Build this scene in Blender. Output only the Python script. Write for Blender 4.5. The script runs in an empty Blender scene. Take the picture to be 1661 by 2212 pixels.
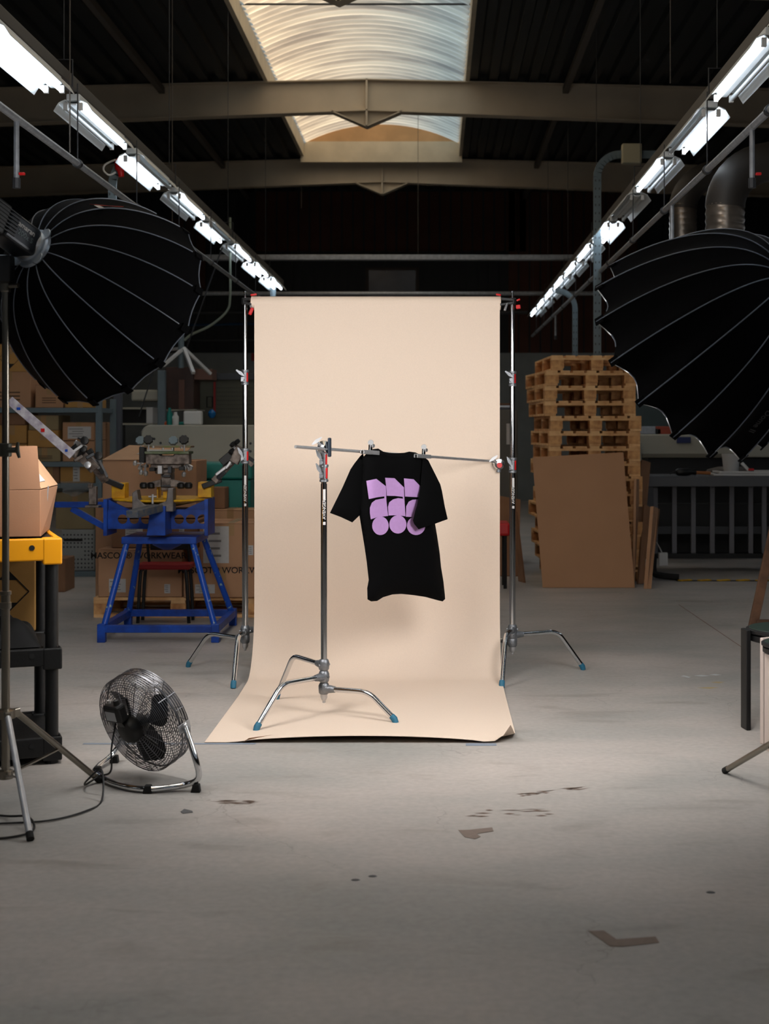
import bpy, bmesh, math, random
from mathutils import Vector as V, Matrix as M, geometry as G
random.seed(7)
PI = math.pi
S = bpy.context.scene
COL = S.collection
# ------------------------------------------------------------------ camera, world, lights, exposure
F, CX, CY, H = 3000.0, 940.0, 925.0, 1.345
cam = bpy.data.cameras.new('camera'); camo = bpy.data.objects.new('camera', cam); COL.objects.link(camo)
camo.location = (0, 0, H); camo.rotation_euler = (PI/2, 0, 0)
cam.sensor_fit = 'VERTICAL'; cam.sensor_height = 36; cam.sensor_width = 27
cam.lens = F/2212*36
cam.shift_x = (830.5-CX)/2212; cam.shift_y = (CY-1106)/2212
cam.clip_start = 0.05; cam.clip_end = 200
cam.dof.use_dof = True; cam.dof.focus_distance = 6.8; cam.dof.aperture_fstop = 4.0
S.camera = camo
vs = S.view_settings
S.display_settings.display_device = 'sRGB'
vs.view_transform = 'Standard'; vs.look = 'None'; vs.gamma = 1; vs.exposure = 0.0; vs.use_curve_mapping = False
try:
    S.cycles.use_denoising = True; S.cycles.max_bounces = 8; S.cycles.diffuse_bounces = 4; S.cycles.glossy_bounces = 3
    S.cycles.caustics_reflective = False; S.cycles.sample_clamp_indirect = 6
except Exception: pass
w = bpy.data.worlds.new('sky'); S.world = w; w.use_nodes = True
bg = w.node_tree.nodes['Background']
bg.inputs[0].default_value = (0.50, 0.72, 1.0, 1); bg.inputs[1].default_value = 2.0
def lamp(name, kind, energy, color, parent=None, **kw):
    l = bpy.data.lights.new(name, kind); l.energy = energy; l.color = color
    for k, v in kw.items(): setattr(l, k, v)
    o = bpy.data.objects.new(name, l); COL.objects.link(o)
    if parent: o.parent = parent
    return o
sun = lamp('sun', 'SUN', 9.0, (1.0, .66, .30), angle=math.radians(3))
sun.rotation_euler = V((-.86, -.12, .42)).to_track_quat('Z', 'Y').to_euler()
POWER_L, POWER_R = 31, 32          # softbox lamps
TUBE = 7.5                         # fluorescent tube emission

def P(px, py, Y): return V(((px-CX)/F*Y, Y, H-(py-CY)/F*Y))
def FL(px, py):
    Y = F*H/(py-CY); return V(((px-CX)/F*Y, Y, 0))
def lin(c): return tuple(((v/255)/12.92 if v/255 <= .04045 else ((v/255+.055)/1.055)**2.4) for v in c)+(1,)
# ------------------------------------------------------------------ materials
MC = {}
def mat(name, c, r=.6, m=0., n=0., ns=8., bump=0., bs=60., c2=None, emit=0., trans=0., spec=None, coat=0., rp=(.35, .65), alpha=1.):
    if name in MC: return MC[name]
    mt = bpy.data.materials.new(name); mt.use_nodes = True; nt = mt.node_tree; b = nt.nodes['Principled BSDF']
    b.inputs['Base Color'].default_value = lin(c); b.inputs['Roughness'].default_value = r; b.inputs['Metallic'].default_value = m
    if spec is not None: b.inputs['Specular IOR Level'].default_value = spec
    if coat: b.inputs['Coat Weight'].default_value = coat
    if trans: b.inputs['Transmission Weight'].default_value = trans
    if alpha < 1: b.inputs['Alpha'].default_value = alpha
    if emit:
        b.inputs['Emission Color'].default_value = lin(c); b.inputs['Emission Strength'].default_value = emit
    if n or bump:
        tc = nt.nodes.new('ShaderNodeTexCoord')
    if n:
        no = nt.nodes.new('ShaderNodeTexNoise'); no.inputs['Scale'].default_value = ns; no.inputs['Detail'].default_value = 6
        nt.links.new(tc.outputs['Object'], no.inputs['Vector'])
        cr = nt.nodes.new('ShaderNodeValToRGB')
        a = lin(c); d = lin(c2) if c2 else tuple(x*(1-n) for x in a[:3])+(1,)
        cr.color_ramp.elements[0].position = rp[0]; cr.color_ramp.elements[1].position = rp[1]
        cr.color_ramp.elements[0].color = d; cr.color_ramp.elements[1].color = a
        nt.links.new(no.outputs['Fac'], cr.inputs['Fac']); nt.links.new(cr.outputs['Color'], b.inputs['Base Color'])
    if bump:
        nb = nt.nodes.new('ShaderNodeTexNoise'); nb.inputs['Scale'].default_value = bs; nb.inputs['Detail'].default_value = 4
        nt.links.new(tc.outputs['Object'], nb.inputs['Vector'])
        bn = nt.nodes.new('ShaderNodeBump'); bn.inputs['Strength'].default_value = bump; bn.inputs['Distance'].default_value = .01
        nt.links.new(nb.outputs['Fac'], bn.inputs['Height']); nt.links.new(bn.outputs['Normal'], b.inputs['Normal'])
    MC[name] = mt; return mt
chrome = mat('chrome', (215, 216, 218), .12, 1.0)
satin = mat('satin_metal', (206, 206, 208), .42, .85, n=.12, ns=30)
castm = mat('cast_grey', (140, 143, 148), .42, .75, n=.2, ns=60, bump=.15, bs=200)
pewter = mat('pewter', (142, 136, 126), .3, 1.0)
blackp = mat('black_plastic', (16, 16, 17), .45)
blackr = mat('black_rubber', (12, 12, 12), .8)
redp = mat('red_plastic', (196, 16, 20), .4)
whitep = mat('white_plastic', (205, 205, 203), .5)
lbl = mat('label_paper', (196, 194, 192), .7, n=.06, ns=40)
ink = mat('black_ink', (28, 24, 22), .8)
cards = [mat('cardboard', (184, 140, 106), .85, n=.10, ns=5, bump=.05, bs=120),
         mat('cardboard_pale', (200, 158, 122), .85, n=.10, ns=6, bump=.05, bs=120),
         mat('cardboard_dark', (142, 104, 76), .85, n=.12, ns=6, bump=.05, bs=120),
         mat('cardboard_yellow', (184, 138, 76), .85, n=.12, ns=6, bump=.05, bs=120),
         mat('cardboard_khaki', (150, 132, 98), .85, n=.12, ns=6, bump=.05, bs=120)]
CB, CP, CD, CYE, CK = cards
tapem = mat('packing_tape', (168, 132, 90), .3)
blue = mat('blue_paint', (14, 74, 178), .4, n=.35, ns=14, c2=(10, 52, 134))
yellow = mat('yellow_paint', (244, 192, 10), .45, n=.3, ns=16, c2=(206, 150, 20))
grimy = mat('grimy_steel', (146, 134, 126), .5, .5, n=.4, ns=30, c2=(88, 78, 72))
steelb = mat('grey_blue_steel', (112, 128, 136), .5, .2, n=.12, ns=9)
galv = mat('galvanised', (176, 182, 190), .42, .5, n=.25, ns=25)
darkst = mat('dark_steel', (70, 72, 76), .5, .5)
beamm = mat('beam_paint', (190, 178, 158), .6, n=.12, ns=2.5)
beige = mat('beige_panel', (176, 174, 160), .6, n=.06, ns=3)
teal = mat('teal_plastic', (8, 124, 114), .5, n=.12, ns=5)
pal = mat('pallet_wood', (240, 194, 138), .8, n=.25, ns=9, c2=(206, 152, 100), bump=.2, bs=40)
palb = mat('pallet_block', (226, 172, 114), .85, n=.35, ns=14, c2=(176, 120, 74), bump=.2, bs=60)
oak = mat('brown_wood', (120, 84, 60), .6, n=.3, ns=10, c2=(86, 58, 40))
fabric = mat('black_fabric', (4, 4, 6), .9, bump=.25, bs=30, spec=.08)
piping = mat('grey_piping', (112, 120, 134), .45)
chipped = mat('chipped_blue_paint', (14, 74, 178), .4, n=.5, ns=34, c2=(150, 176, 170), rp=(.335, .36))
silver = mat('silver_lining', (190, 190, 190), .3, .8)
clear = mat('clear_film', (190, 196, 200), .3, alpha=.22)

# ------------------------------------------------------------------ mesh helpers
def frame(d):
    d = V(d).normalized(); a = V((0, 0, 1)) if abs(d.z) < .9 else V((1, 0, 0))
    u = d.cross(a).normalized(); return u, d.cross(u).normalized(), d
class MB:
    def __init__(s): s.bm = bmesh.new()
    def mesh(s, vs_, fs):
        vv = [s.bm.verts.new(v) for v in vs_]
        for f in fs:
            try: s.bm.faces.new([vv[i] for i in f])
            except ValueError: pass
        return s
    def box(s, c, d, rot=None):
        c = V(c); R = rot if rot is not None else M.Identity(3)
        if isinstance(R, (int, float)): R = M.Rotation(R, 3, 'Z')
        p = [c + R @ V((x*d[0]/2, y*d[1]/2, z*d[2]/2)) for x in (-1, 1) for y in (-1, 1) for z in (-1, 1)]
        return s.mesh(p, [(0, 1, 3, 2), (4, 6, 7, 5), (0, 4, 5, 1), (2, 3, 7, 6), (0, 2, 6, 4), (1, 5, 7, 3)])
    def bb(s, a, b):
        a, b = V(a), V(b); return s.box((a+b)/2, [abs(x) for x in (b-a)])
    def bar(s, a, b, wdt, hgt, up=(0, 0, 1)):
        a, b = V(a), V(b); d = (b-a); L = d.length; d.normalize(); u = d.cross(V(up))
        if u.length < 1e-4: u = d.cross(V((0, 1, 0)))
        u.normalize(); v = u.cross(d)
        R = M((u, d, v)).transposed()
        return s.box((a+b)/2, (wdt, L, hgt), R)
    def tube(s, pts, r, seg=10, closed=False, cap=True):
        pts = [V(p) for p in pts]; n = len(pts)
        rs = r if isinstance(r, (list, tuple)) else [r]*n
        rings = []; u = None
        for i, p in enumerate(pts):
            a = pts[(i-1) % n] if (i > 0 or closed) else p; b = pts[(i+1) % n] if (i < n-1 or closed) else p
            d = (b-a).normalized()
            if u is None: u, _, _ = frame(d)
            u = (u-d*u.dot(d)).normalized(); v = d.cross(u)
            rings.append([s.bm.verts.new(p+(u*math.cos(2*PI*k/seg)+v*math.sin(2*PI*k/seg))*rs[i]) for k in range(seg)])
        for i in range(n if closed else n-1):
            A, B = rings[i], rings[(i+1) % n]
            for k in range(seg): s.bm.faces.new((A[k], A[(k+1) % seg], B[(k+1) % seg], B[k]))
        if cap and not closed:
            s.bm.faces.new(rings[0][::-1]); s.bm.faces.new(rings[-1])
        return s
    def cyl(s, a, b, r, seg=16): return s.tube([a, b], r, seg)
    def lathe(s, prof, o, d, seg=24, cap=True):
        u, v, d = frame(d); o = V(o); rings = []
        for r, z in prof:
            rings.append([s.bm.verts.new(o+d*z+(u*math.cos(2*PI*k/seg)+v*math.sin(2*PI*k/seg))*max(r, 1e-4)) for k in range(seg)])
        for A, B in zip(rings, rings[1:]):
            for k in range(seg): s.bm.faces.new((A[k], A[(k+1) % seg], B[(k+1) % seg], B[k]))
        if cap: s.bm.faces.new(rings[0][::-1]); s.bm.faces.new(rings[-1])
        return s
    def prism(s, pts, T, t):     # pts 2D in the local XY of matrix T, thickness t along local +Z
        n = len(pts)
        a = [T @ V((x, y, 0)) for x, y in pts]; b = [T @ V((x, y, t)) for x, y in pts]
        return s.mesh(a+b, [tuple(range(n))[::-1], tuple(range(n, 2*n))]+[(i, (i+1) % n, n+(i+1) % n, n+i) for i in range(n)])
    def build(s, name, m, parent=None, smooth=False, bev=0, label=None, seg=2, ang=35, origin=None, solid=0):
        bmesh.ops.recalc_face_normals(s.bm, faces=s.bm.faces)
        if parent is not None:
            s.bm.transform(wm(parent).inverted())
        else:
            vs_ = [v.co for v in s.bm.verts]
            o = V(origin) if origin else V((sum(v.x for v in vs_)/len(vs_), sum(v.y for v in vs_)/len(vs_), min(v.z for v in vs_)))
            bmesh.ops.translate(s.bm, vec=-o, verts=s.bm.verts)
        me = bpy.data.meshes.new(name); s.bm.to_mesh(me); s.bm.free()
        me.materials.append(m)
        if smooth:
            for p in me.polygons: p.use_smooth = True
            me.set_sharp_from_angle(angle=math.radians(ang))
        ob = bpy.data.objects.new(name, me); COL.objects.link(ob)
        if parent is not None: ob.parent = parent
        else: ob.location = o
        if solid:
            md = ob.modifiers.new('s', 'SOLIDIFY'); md.thickness = solid; md.offset = 0
            if smooth: md = ob.modifiers.new('e', 'EDGE_SPLIT'); md.split_angle = math.radians(60)
        if bev:
            md = ob.modifiers.new('b', 'BEVEL'); md.width = bev; md.segments = seg; md.limit_method = 'ANGLE'; md.angle_limit = math.radians(40)
        if label: ob['label'] = label
        return ob
def wm(o):
    m_ = o.matrix_basis.copy()
    while o.parent: o = o.parent; m_ = o.matrix_basis @ m_
    return m_
def thing(name, label, cat, loc=(0, 0, 0), rz=0, group=None):
    o = bpy.data.objects.new(name, None); COL.objects.link(o); o.location = loc; o.rotation_euler = (0, 0, rz)
    o.empty_display_size = .1
    return tag(o, label, cat, group)
def tag(o, label, cat, group=None, kind=None):
    o['label'] = label; o['category'] = cat
    if group: o['group'] = group
    if kind: o['kind'] = kind
    return o
def struct(o, label=None):
    o['kind'] = 'structure'
    if label: o['label'] = label
    return o
KIDS = {}
def dup(o, parent=None):
    c = o.copy(); COL.objects.link(c)
    if parent is not None: c.parent = parent
    for ch in [x for x in list(o.children)]: dup(ch, c)
    return c
def text(s, size, m, parent, T, name='printed_text', sx=1.0, align='CENTER'):
    cu = bpy.data.curves.new('t', 'FONT'); cu.body = s; cu.size = size; cu.align_x = align; cu.align_y = 'CENTER'; cu.extrude = .0004; cu.offset = size*.012
    cu.resolution_u = 3
    tmp = bpy.data.objects.new('t', cu); COL.objects.link(tmp)
    dg = bpy.context.evaluated_depsgraph_get(); dg.update()
    me = bpy.data.meshes.new_from_object(tmp.evaluated_get(dg)); bpy.data.objects.remove(tmp); bpy.data.curves.remove(cu)
    me.transform(M.Diagonal((sx, 1, 1, 1))); me.name = name
    me.transform(wm(parent).inverted() @ T)
    me.materials.clear(); me.materials.append(m)
    o = bpy.data.objects.new(name, me); COL.objects.link(o); o.parent = parent
    return o
def faceY(p, rz=0, roll=0):      # local XY plane upright, facing -Y (the camera side), turned by rz about z
    return M.Translation(p) @ M.Rotation(rz, 4, 'Z') @ M.Rotation(PI/2, 4, 'X') @ M.Rotation(roll, 4, 'Z')
def basis(o, x, y, z): return M.Translation(o) @ M((x, y, z)).transposed().to_4x4()
def arc(c, u, v, r, a0, a1, n=8): return [V(c)+V(u)*r*math.cos(a0+(a1-a0)*i/n)+V(v)*r*math.sin(a0+(a1-a0)*i/n) for i in range(n+1)]
def spline(pts, n=6, closed=False):
    pts = [V(p) for p in pts]; N = len(pts); out = []
    for i in range(N if closed else N-1):
        p0 = pts[(i-1) % N] if (i or closed) else pts[0]; p1 = pts[i]; p2 = pts[(i+1) % N]; p3 = pts[(i+2) % N] if (closed or i+2 < N) else p2
        for k in range(n):
            t = k/n; out.append(.5*((2*p1)+(p2-p0)*t+(2*p0-5*p1+4*p2-p3)*t*t+(3*p1-p0-3*p2+p3)*t**3))
    if not closed: out.append(pts[-1])
    return out

# ------------------------------------------------------------------ floor, walls, roof
def floor_mat():
    mt = bpy.data.materials.new('polished_concrete'); mt.use_nodes = True; nt = mt.node_tree; b = nt.nodes['Principled BSDF']; L = nt.links
    tc = nt.nodes.new('ShaderNodeTexCoord')
    def noise(sc, det, dist=0, scale=(1, 1, 1)):
        mp = nt.nodes.new('ShaderNodeMapping'); mp.inputs['Scale'].default_value = scale; L.new(tc.outputs['Object'], mp.inputs['Vector'])
        n = nt.nodes.new('ShaderNodeTexNoise'); n.inputs['Scale'].default_value = sc; n.inputs['Detail'].default_value = det; n.inputs['Distortion'].default_value = dist
        L.new(mp.outputs['Vector'], n.inputs['Vector']); return n
    def ramp(src, p0, c0, p1, c1):
        r = nt.nodes.new('ShaderNodeValToRGB'); r.color_ramp.elements[0].position = p0; r.color_ramp.elements[1].position = p1
        r.color_ramp.elements[0].color = c0; r.color_ramp.elements[1].color = c1; L.new(src, r.inputs['Fac']); return r
    def mul(a, bb_, f=1):
        m_ = nt.nodes.new('ShaderNodeMix'); m_.data_type = 'RGBA'; m_.blend_type = 'MULTIPLY'; m_.inputs[0].default_value = f
        L.new(a, m_.inputs[6]); L.new(bb_, m_.inputs[7]); return m_.outputs[2]
    big = noise(.9, 5, .3, (1, 1.6, 1))
    r1 = ramp(big.outputs['Fac'], .3, lin((156, 155, 151)), .7, lin((188, 179, 173)))
    fine = noise(38, 8); r2 = ramp(fine.outputs['Fac'], .3, (.86, .86, .86, 1), .7, (1, 1, 1, 1))
    st = noise(2.2, 3, .6, (1, 3, 1)); r3 = ramp(st.outputs['Fac'], .28, (.82, .81, .79, 1), .42, (1, 1, 1, 1))
    col = mul(mul(r1.outputs[0], r2.outputs[0]), r3.outputs[0])
    # hairline cracks
    mp = nt.nodes.new('ShaderNodeMapping'); mp.inputs['Scale'].default_value = (1.6, 1.1, 1); L.new(tc.outputs['Object'], mp.inputs['Vector'])
    dn = noise(6, 5); va = nt.nodes.new('ShaderNodeVectorMath'); va.operation = 'MULTIPLY_ADD'; va.inputs[1].default_value = (.45, .45, 0)
    L.new(dn.outputs['Color'], va.inputs[0]); L.new(mp.outputs['Vector'], va.inputs[2])
    vo = nt.nodes.new('ShaderNodeTexVoronoi'); vo.feature = 'DISTANCE_TO_EDGE'; vo.inputs['Scale'].default_value = 1.0; L.new(va.outputs[0], vo.inputs['Vector'])
    cr = ramp(vo.outputs['Distance'], .0, (.62, .6, .58, 1), .005, (1, 1, 1, 1))
    msk = noise(.8, 2); mr = ramp(msk.outputs['Fac'], .5, (0, 0, 0, 1), .6, (.7, .7, .7, 1))
    mx = nt.nodes.new('ShaderNodeMix'); mx.data_type = 'RGBA'; mx.blend_type = 'MULTIPLY'; L.new(mr.outputs[0], mx.inputs[0]); L.new(col, mx.inputs[6]); L.new(cr.outputs[0], mx.inputs[7])
    L.new(mx.outputs[2], b.inputs['Base Color'])
    rr = ramp(st.outputs['Fac'], .3, (.42, .42, .42, 1), .7, (.55, .55, .55, 1)); L.new(rr.outputs[0], b.inputs['Roughness'])
    b.inputs['Specular IOR Level'].default_value = .35
    bn = nt.nodes.new('ShaderNodeBump'); bn.inputs['Strength'].default_value = .06; bn.inputs['Distance'].default_value = .004
    L.new(fine.outputs['Fac'], bn.inputs['Height']); L.new(bn.outputs['Normal'], b.inputs['Normal'])
    return mt
XL, XR, Y0, Y1 = -9.0, 9.0, -6.0, 25.6
RX = -.86                                   # ridge
def rz_(x): return 5.75-.024*abs(x-RX)
struct(MB().bb((XL-.2, Y0-.2, -.2), (XR+.2, Y1+.2, 0)).build('floor', floor_mat(), origin=(0, 0, 0)))
wallm = mat('dark_cladding', (30, 33, 38), .7, n=.2, ns=2)
wallr = mat('oxide_red_cladding', (74, 38, 24), .75, n=.3, ns=2)
walll = mat('grey_block_wall', (136, 142, 144), .8, n=.15, ns=3)
struct(MB().bb((XL-.2, Y0-.2, 0), (XL, Y1+.2, 6.2)).build('wall_left', wallm))
struct(MB().bb((XR, Y0-.2, 0), (XR+.2, Y1+.2, 6.2)).build('wall_right', wallm))
struct(MB().bb((XL-.2, Y0-.4, 0), (XR+.2, Y0-.2, 6.2)).build('wall_front', wallm))
# back wall: block plinth, dark cladding, red cladding either side and above
b = MB()
x = XL
while x < XR: b.bb((x, Y1-.03, 2.73), (x+.16, Y1+.2, 6.2)); x += .2
b.bb((XL, Y1, 2.73), (XR, Y1+.2, 6.2))
wb = struct(b.build('wall_back', wallm))
struct(MB().bb((XL, Y1-.06, 0), (XR, Y1+.2, 2.73)).build('plinth', walll, wb))
b = MB()
for a0, a1, z0, z1 in ((-3.3, 1.6, 4.6, 5.7), (1.35, 3.6, 2.73, 5.7), (-5.2, -4.2, 3.9, 5.2)):
    x = a0
    while x < a1: b.bb((x, Y1-.05, z0), (x+.17, Y1-.02, z1)); x += .2
b.build('red_cladding', wallr, wb)
win = MB().bb((-1.28, Y1-.1, 3.3), (-.30, Y1-.04, 4.3))
wo = struct(win.build('window_1', mat('dark_frame', (40, 26, 18), .6)))
MB().bb((-1.22, Y1-.12, 3.36), (-.36, Y1-.1, 4.24)).build('pane', mat('dim_glass', (52, 62, 76), .15, n=.5, ns=1.5, c2=(26, 30, 36), emit=.05), wo)
# roof deck with trapezoid ribs either side of the rooflight
roofm = mat('dark_roof_deck', (38, 41, 44), .55, .2, n=.2, ns=1.5)
SKL, SKR = -2.10, .38
SKY0, SKY1 = -3.0, 22.2
def deck(x0, x1, y0, y1):
    b = MB(); prof = []; x = x0; pitch = .25
    while x < x1-1e-6:
        for dx, dz in ((0, 0), (.10, 0), (.125, .06), (.225, .06), (.25, 0)):
            if x+dx <= x1+1e-6: prof.append((x+dx, dz))
        x += pitch
    prof.append((x1, 0))
    va = [(x, y0, rz_(x)+dz) for x, dz in prof]+[(x, y1, rz_(x)+dz) for x, dz in prof]; n = len(prof)
    b.mesh(va, [(i, i+1, n+i+1, n+i) for i in range(n-1)])
    b.mesh([(x0, y0, 5.88), (x1, y0, 5.88), (x1, y1, 5.88), (x0, y1, 5.88)], [(0, 1, 2, 3)])
    return b
dl = struct(deck(XL-.2, SKL-.05, Y0-.4, Y1+.2).build('ceiling', roofm, origin=(0, 0, 5.7)))
deck(SKR+.05, XR+.2, Y0-.4, Y1+.2).build('roof_deck', roofm, dl)
deck(SKL-.05, SKR+.05, Y0-.4, SKY0).build('roof_deck', roofm, dl)
deck(SKL-.05, SKR+.05, SKY1+.05, Y1+.2).build('roof_deck', roofm, dl)
# rooflight: curbs and corrugated translucent vault
curbm = mat('curb_paint', (196, 184, 160), .6, n=.15, ns=4)
zc0, zc1 = 5.70, 5.93
b = MB(); b.bb((SKL-.05, SKY0, zc0), (SKL, SKY1, zc1)); b.bb((SKR, SKY0, zc0), (SKR+.05, SKY1, zc1))
b.bb((SKL-.05, SKY1, zc0-.1), (SKR+.05, SKY1+.05, zc1)); b.bb((SKL-.05, SKY0-.05, zc0), (SKR+.05, SKY0, zc1))
b.bb((SKL-.05, SKY0, zc1), (SKL-.01, SKY1, 5.94)); b.bb((SKR+.01, SKY0, zc1), (SKR+.05, SKY1, 5.94))
sk = struct(b.build('window_2', curbm))
w2 = (SKR-SKL)/2; rise = .30; Rv = (w2*w2+rise*rise)/(2*rise); am = math.asin(w2/Rv)
xc = (SKL+SKR)/2; zc = zc1+rise-Rv
mt = bpy.data.materials.new('translucent_sheet'); mt.use_nodes = True; nt = mt.node_tree; nt.nodes.clear()
out = nt.nodes.new('ShaderNodeOutputMaterial'); tr = nt.nodes.new('ShaderNodeBsdfTranslucent'); df = nt.nodes.new('ShaderNodeBsdfDiffuse'); mx = nt.nodes.new('ShaderNodeMixShader')
mx.inputs[0].default_value = .22
tc = nt.nodes.new('ShaderNodeTexCoord'); mp = nt.nodes.new('ShaderNodeMapping'); mp.inputs['Scale'].default_value = (.35, 2.2, 1)
no = nt.nodes.new('ShaderNodeTexNoise'); no.inputs['Scale'].default_value = 1.6; no.inputs['Detail'].default_value = 5
cr = nt.nodes.new('ShaderNodeValToRGB'); e = cr.color_ramp.elements
e[0].position = .34; e[0].color = lin((170, 160, 146)); e[1].position = .62; e[1].color = lin((236, 224, 200))
nt.links.new(tc.outputs['Object'], mp.inputs[0]); nt.links.new(mp.outputs[0], no.inputs['Vector']); nt.links.new(no.outputs['Fac'], cr.inputs[0])
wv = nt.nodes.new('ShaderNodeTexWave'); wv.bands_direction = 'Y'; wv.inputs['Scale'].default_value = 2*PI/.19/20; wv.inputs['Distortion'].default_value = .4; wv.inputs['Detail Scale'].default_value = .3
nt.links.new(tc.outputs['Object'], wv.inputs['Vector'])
wr = nt.nodes.new('ShaderNodeValToRGB'); wr.color_ramp.elements[0].color = (.62, .60, .56, 1); wr.color_ramp.elements[0].position = .05; wr.color_ramp.elements[1].color = (1, 1, 1, 1); wr.color_ramp.elements[1].position = .6  # valley dirt bands, darkened in the colour to bring out the ripple shading
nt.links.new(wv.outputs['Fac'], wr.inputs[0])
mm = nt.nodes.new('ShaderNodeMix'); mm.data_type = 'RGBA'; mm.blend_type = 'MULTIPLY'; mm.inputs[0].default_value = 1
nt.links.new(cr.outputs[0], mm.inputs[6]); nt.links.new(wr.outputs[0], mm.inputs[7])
nt.links.new(mm.outputs[2], tr.inputs[0]); nt.links.new(mm.outputs[2], df.inputs[0])
nt.links.new(tr.outputs[0], mx.inputs[1]); nt.links.new(df.outputs[0], mx.inputs[2]); nt.links.new(mx.outputs[0], out.inputs[0])
b = MB(); NA = 20; ny = int((SKY1-SKY0)/.19*8); vv = []; ff = []
for j in range(ny+1):
    y = SKY0+(SKY1-SKY0)*j/ny; dr = .034*math.sin(2*PI*y/.19)
    for i in range(NA+1):
        a = -am+2*am*i/NA; vv.append((xc+(Rv+dr)*math.sin(a), y, zc+(Rv+dr)*math.cos(a)))
for j in range(ny):
    for i in range(NA): k = j*(NA+1)+i; ff.append((k, k+1, k+NA+2, k+NA+1))
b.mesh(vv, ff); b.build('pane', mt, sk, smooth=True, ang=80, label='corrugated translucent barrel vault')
b = MB(); seg = [(xc+Rv*math.sin(-am+2*am*i/NA), zc+Rv*math.cos(-am+2*am*i/NA)) for i in range(NA+1)]
for yy in (SKY1, SKY0-.05):
    b.prism([(x, z) for x, z in seg]+[(SKR, zc1), (SKL, zc1)], M.Translation((0, yy+.04, 0)) @ M.Rotation(PI/2, 4, 'X'), .04)
b.build('end_panel', mat('tan_panel', (190, 150, 104), .7, n=.2, ns=3), sk)
b = MB()
for yy in (-.3, 4.8, 9.9, 15.0, 20.2): b.cyl((SKL, yy, zc1-.005), (SKR, yy, zc1-.005), .012, 8)
b.build('tie_rod', darkst, sk)
# portal beams
for bi, (by, lb) in enumerate(((7.3, 'steel roof beam nearest the camera above the frame'), (12.4, 'steel roof beam just above the top edge of the photo'), (17.5, 'wide steel roof beam crossing the middle of the rooflight'), (22.55, 'steel roof beam beyond the end of the rooflight'))):
    b = MB(); zt = 5.73; hw = 9.0
    for sgn in (-1, 1):
        xe = XL if sgn < 0 else XR
        zte = zt-.024*abs(xe-RX); zbe = 5.33-.036*abs(xe-RX)
        for (dy, za, zb, ze, zf) in ((.008, zt, 5.33, zte, zbe), (.09, zt, zt-.014, zte, zte-.014), (.09, 5.344, 5.33, zbe+.014, zbe)):
            p = [(RX, by-dy, za), (RX, by-dy, zb), (xe, by-dy, zf), (xe, by-dy, ze), (RX, by+dy, za), (RX, by+dy, zb), (xe, by+dy, zf), (xe, by+dy, ze)]
            b.mesh(p, [(0, 1, 2, 3), (4, 7, 6, 5), (0, 3, 7, 4), (1, 5, 6, 2), (0, 4, 5, 1), (3, 2, 6, 7)])
    bo = struct(b.build('roof_beam', beamm), lb)
    b = MB(); b.bb((RX-.012, by-.09, 5.13), (RX+.012, by+.09, zt))
    b.prism([(RX-.43, 5.33), (RX, 5.14), (RX+.43, 5.33)], M.Translation((0, by+.006, 0)) @ M.Rotation(PI/2, 4, 'X'), .012)
    b.bar((RX-.44, by, 5.325), (RX, by, 5.135), .18, .014); b.bar((RX+.44, by, 5.325), (RX, by, 5.135), .18, .014)
    b.build('haunch', beamm, bo)
    for sx in (-1, 1):
        xe = XL+.12 if sx < 0 else XR-.12
        c = MB(); c.box((xe, by, 2.55), (.012, .2, 5.1)); c.box((xe-.09, by, 2.55), (.012, .2, 5.1)); c.box((xe+.09, by, 2.55), (.012, .2, 5.1)); c.box((xe, by, 2.55), (.18, .01, 5.1))
        c.build('steel_column', beamm, bo)
purl = mat('purlin_paint', (88, 82, 76), .7)
for px_, lb in ((-3.44, 'long square purlin under the left roof deck'), (1.64, 'long square purlin under the right roof deck')):
    struct(MB().bb((px_-.035, Y0, rz_(px_)-.13), (px_+.035, Y1, rz_(px_)-.05)).build('trim_%d' % (1 if px_ < 0 else 2), purl), lb)

# ------------------------------------------------------------------ fluorescent rows
tubem = mat('lit_tube', (238, 246, 255), .4, emit=TUBE)
offtube = mat('unlit_tube', (190, 196, 198), .3)
refl = mat('white_enamel', (232, 238, 240), .3)
ZT = 3.27
def fixture(lit):
    t = bpy.data.objects.new('fluorescent_light', None); COL.objects.link(t); t.empty_display_size = .1
    L = 1.20
    b = MB(); prof = [(-.115, -.035), (-.085, .012), (-.045, .03), (-.02, .005), (.02, .005), (.045, .03), (.085, .012), (.115, -.035)]
    n = len(prof); q = [(x, y, z) for y in (-L/2, L/2) for x, z in prof]+[(x, y, z+.006) for y in (-L/2, L/2) for x, z in prof]
    f = [(i, i+1, n+i+1, n+i) for i in range(n-1)]+[(2*n+i, 3*n+i, 3*n+i+1, 2*n+i+1) for i in range(n-1)]
    f += [(i, 2*n+i, 2*n+i+1, i+1) for i in range(n-1)]+[(n+i, n+i+1, 3*n+i+1, 3*n+i) for i in range(n-1)]
    f += [(0, n, 3*n, 2*n), (n-1, 3*n-1, 4*n-1, 2*n-1)]
    b.mesh(q, f); b.build('reflector', refl, t)
    b = MB().bb((-.04, -L/2, .03), (.04, L/2, .07)); b.build('housing', refl, t, bev=.004)
    for k, sx in enumerate((-1, 1)):
        MB().cyl((sx*.045, -L/2+.03, -.012), (sx*.045, L/2-.03, -.012), .014, 12).build('tube', tubem if lit[k] else offtube, t, smooth=True)
    for sy in (-1, 1):
        for sx in (-1, 1): MB().box((sx*.045, sy*(L/2-.01), -.005), (.026, .022, .045)).build('socket', whitep, t, bev=.003)
    return t
protos = {k: fixture(k) for k in ((1, 1), (0, 1), (1, 0), (0, 0))}
used = set()
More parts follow.
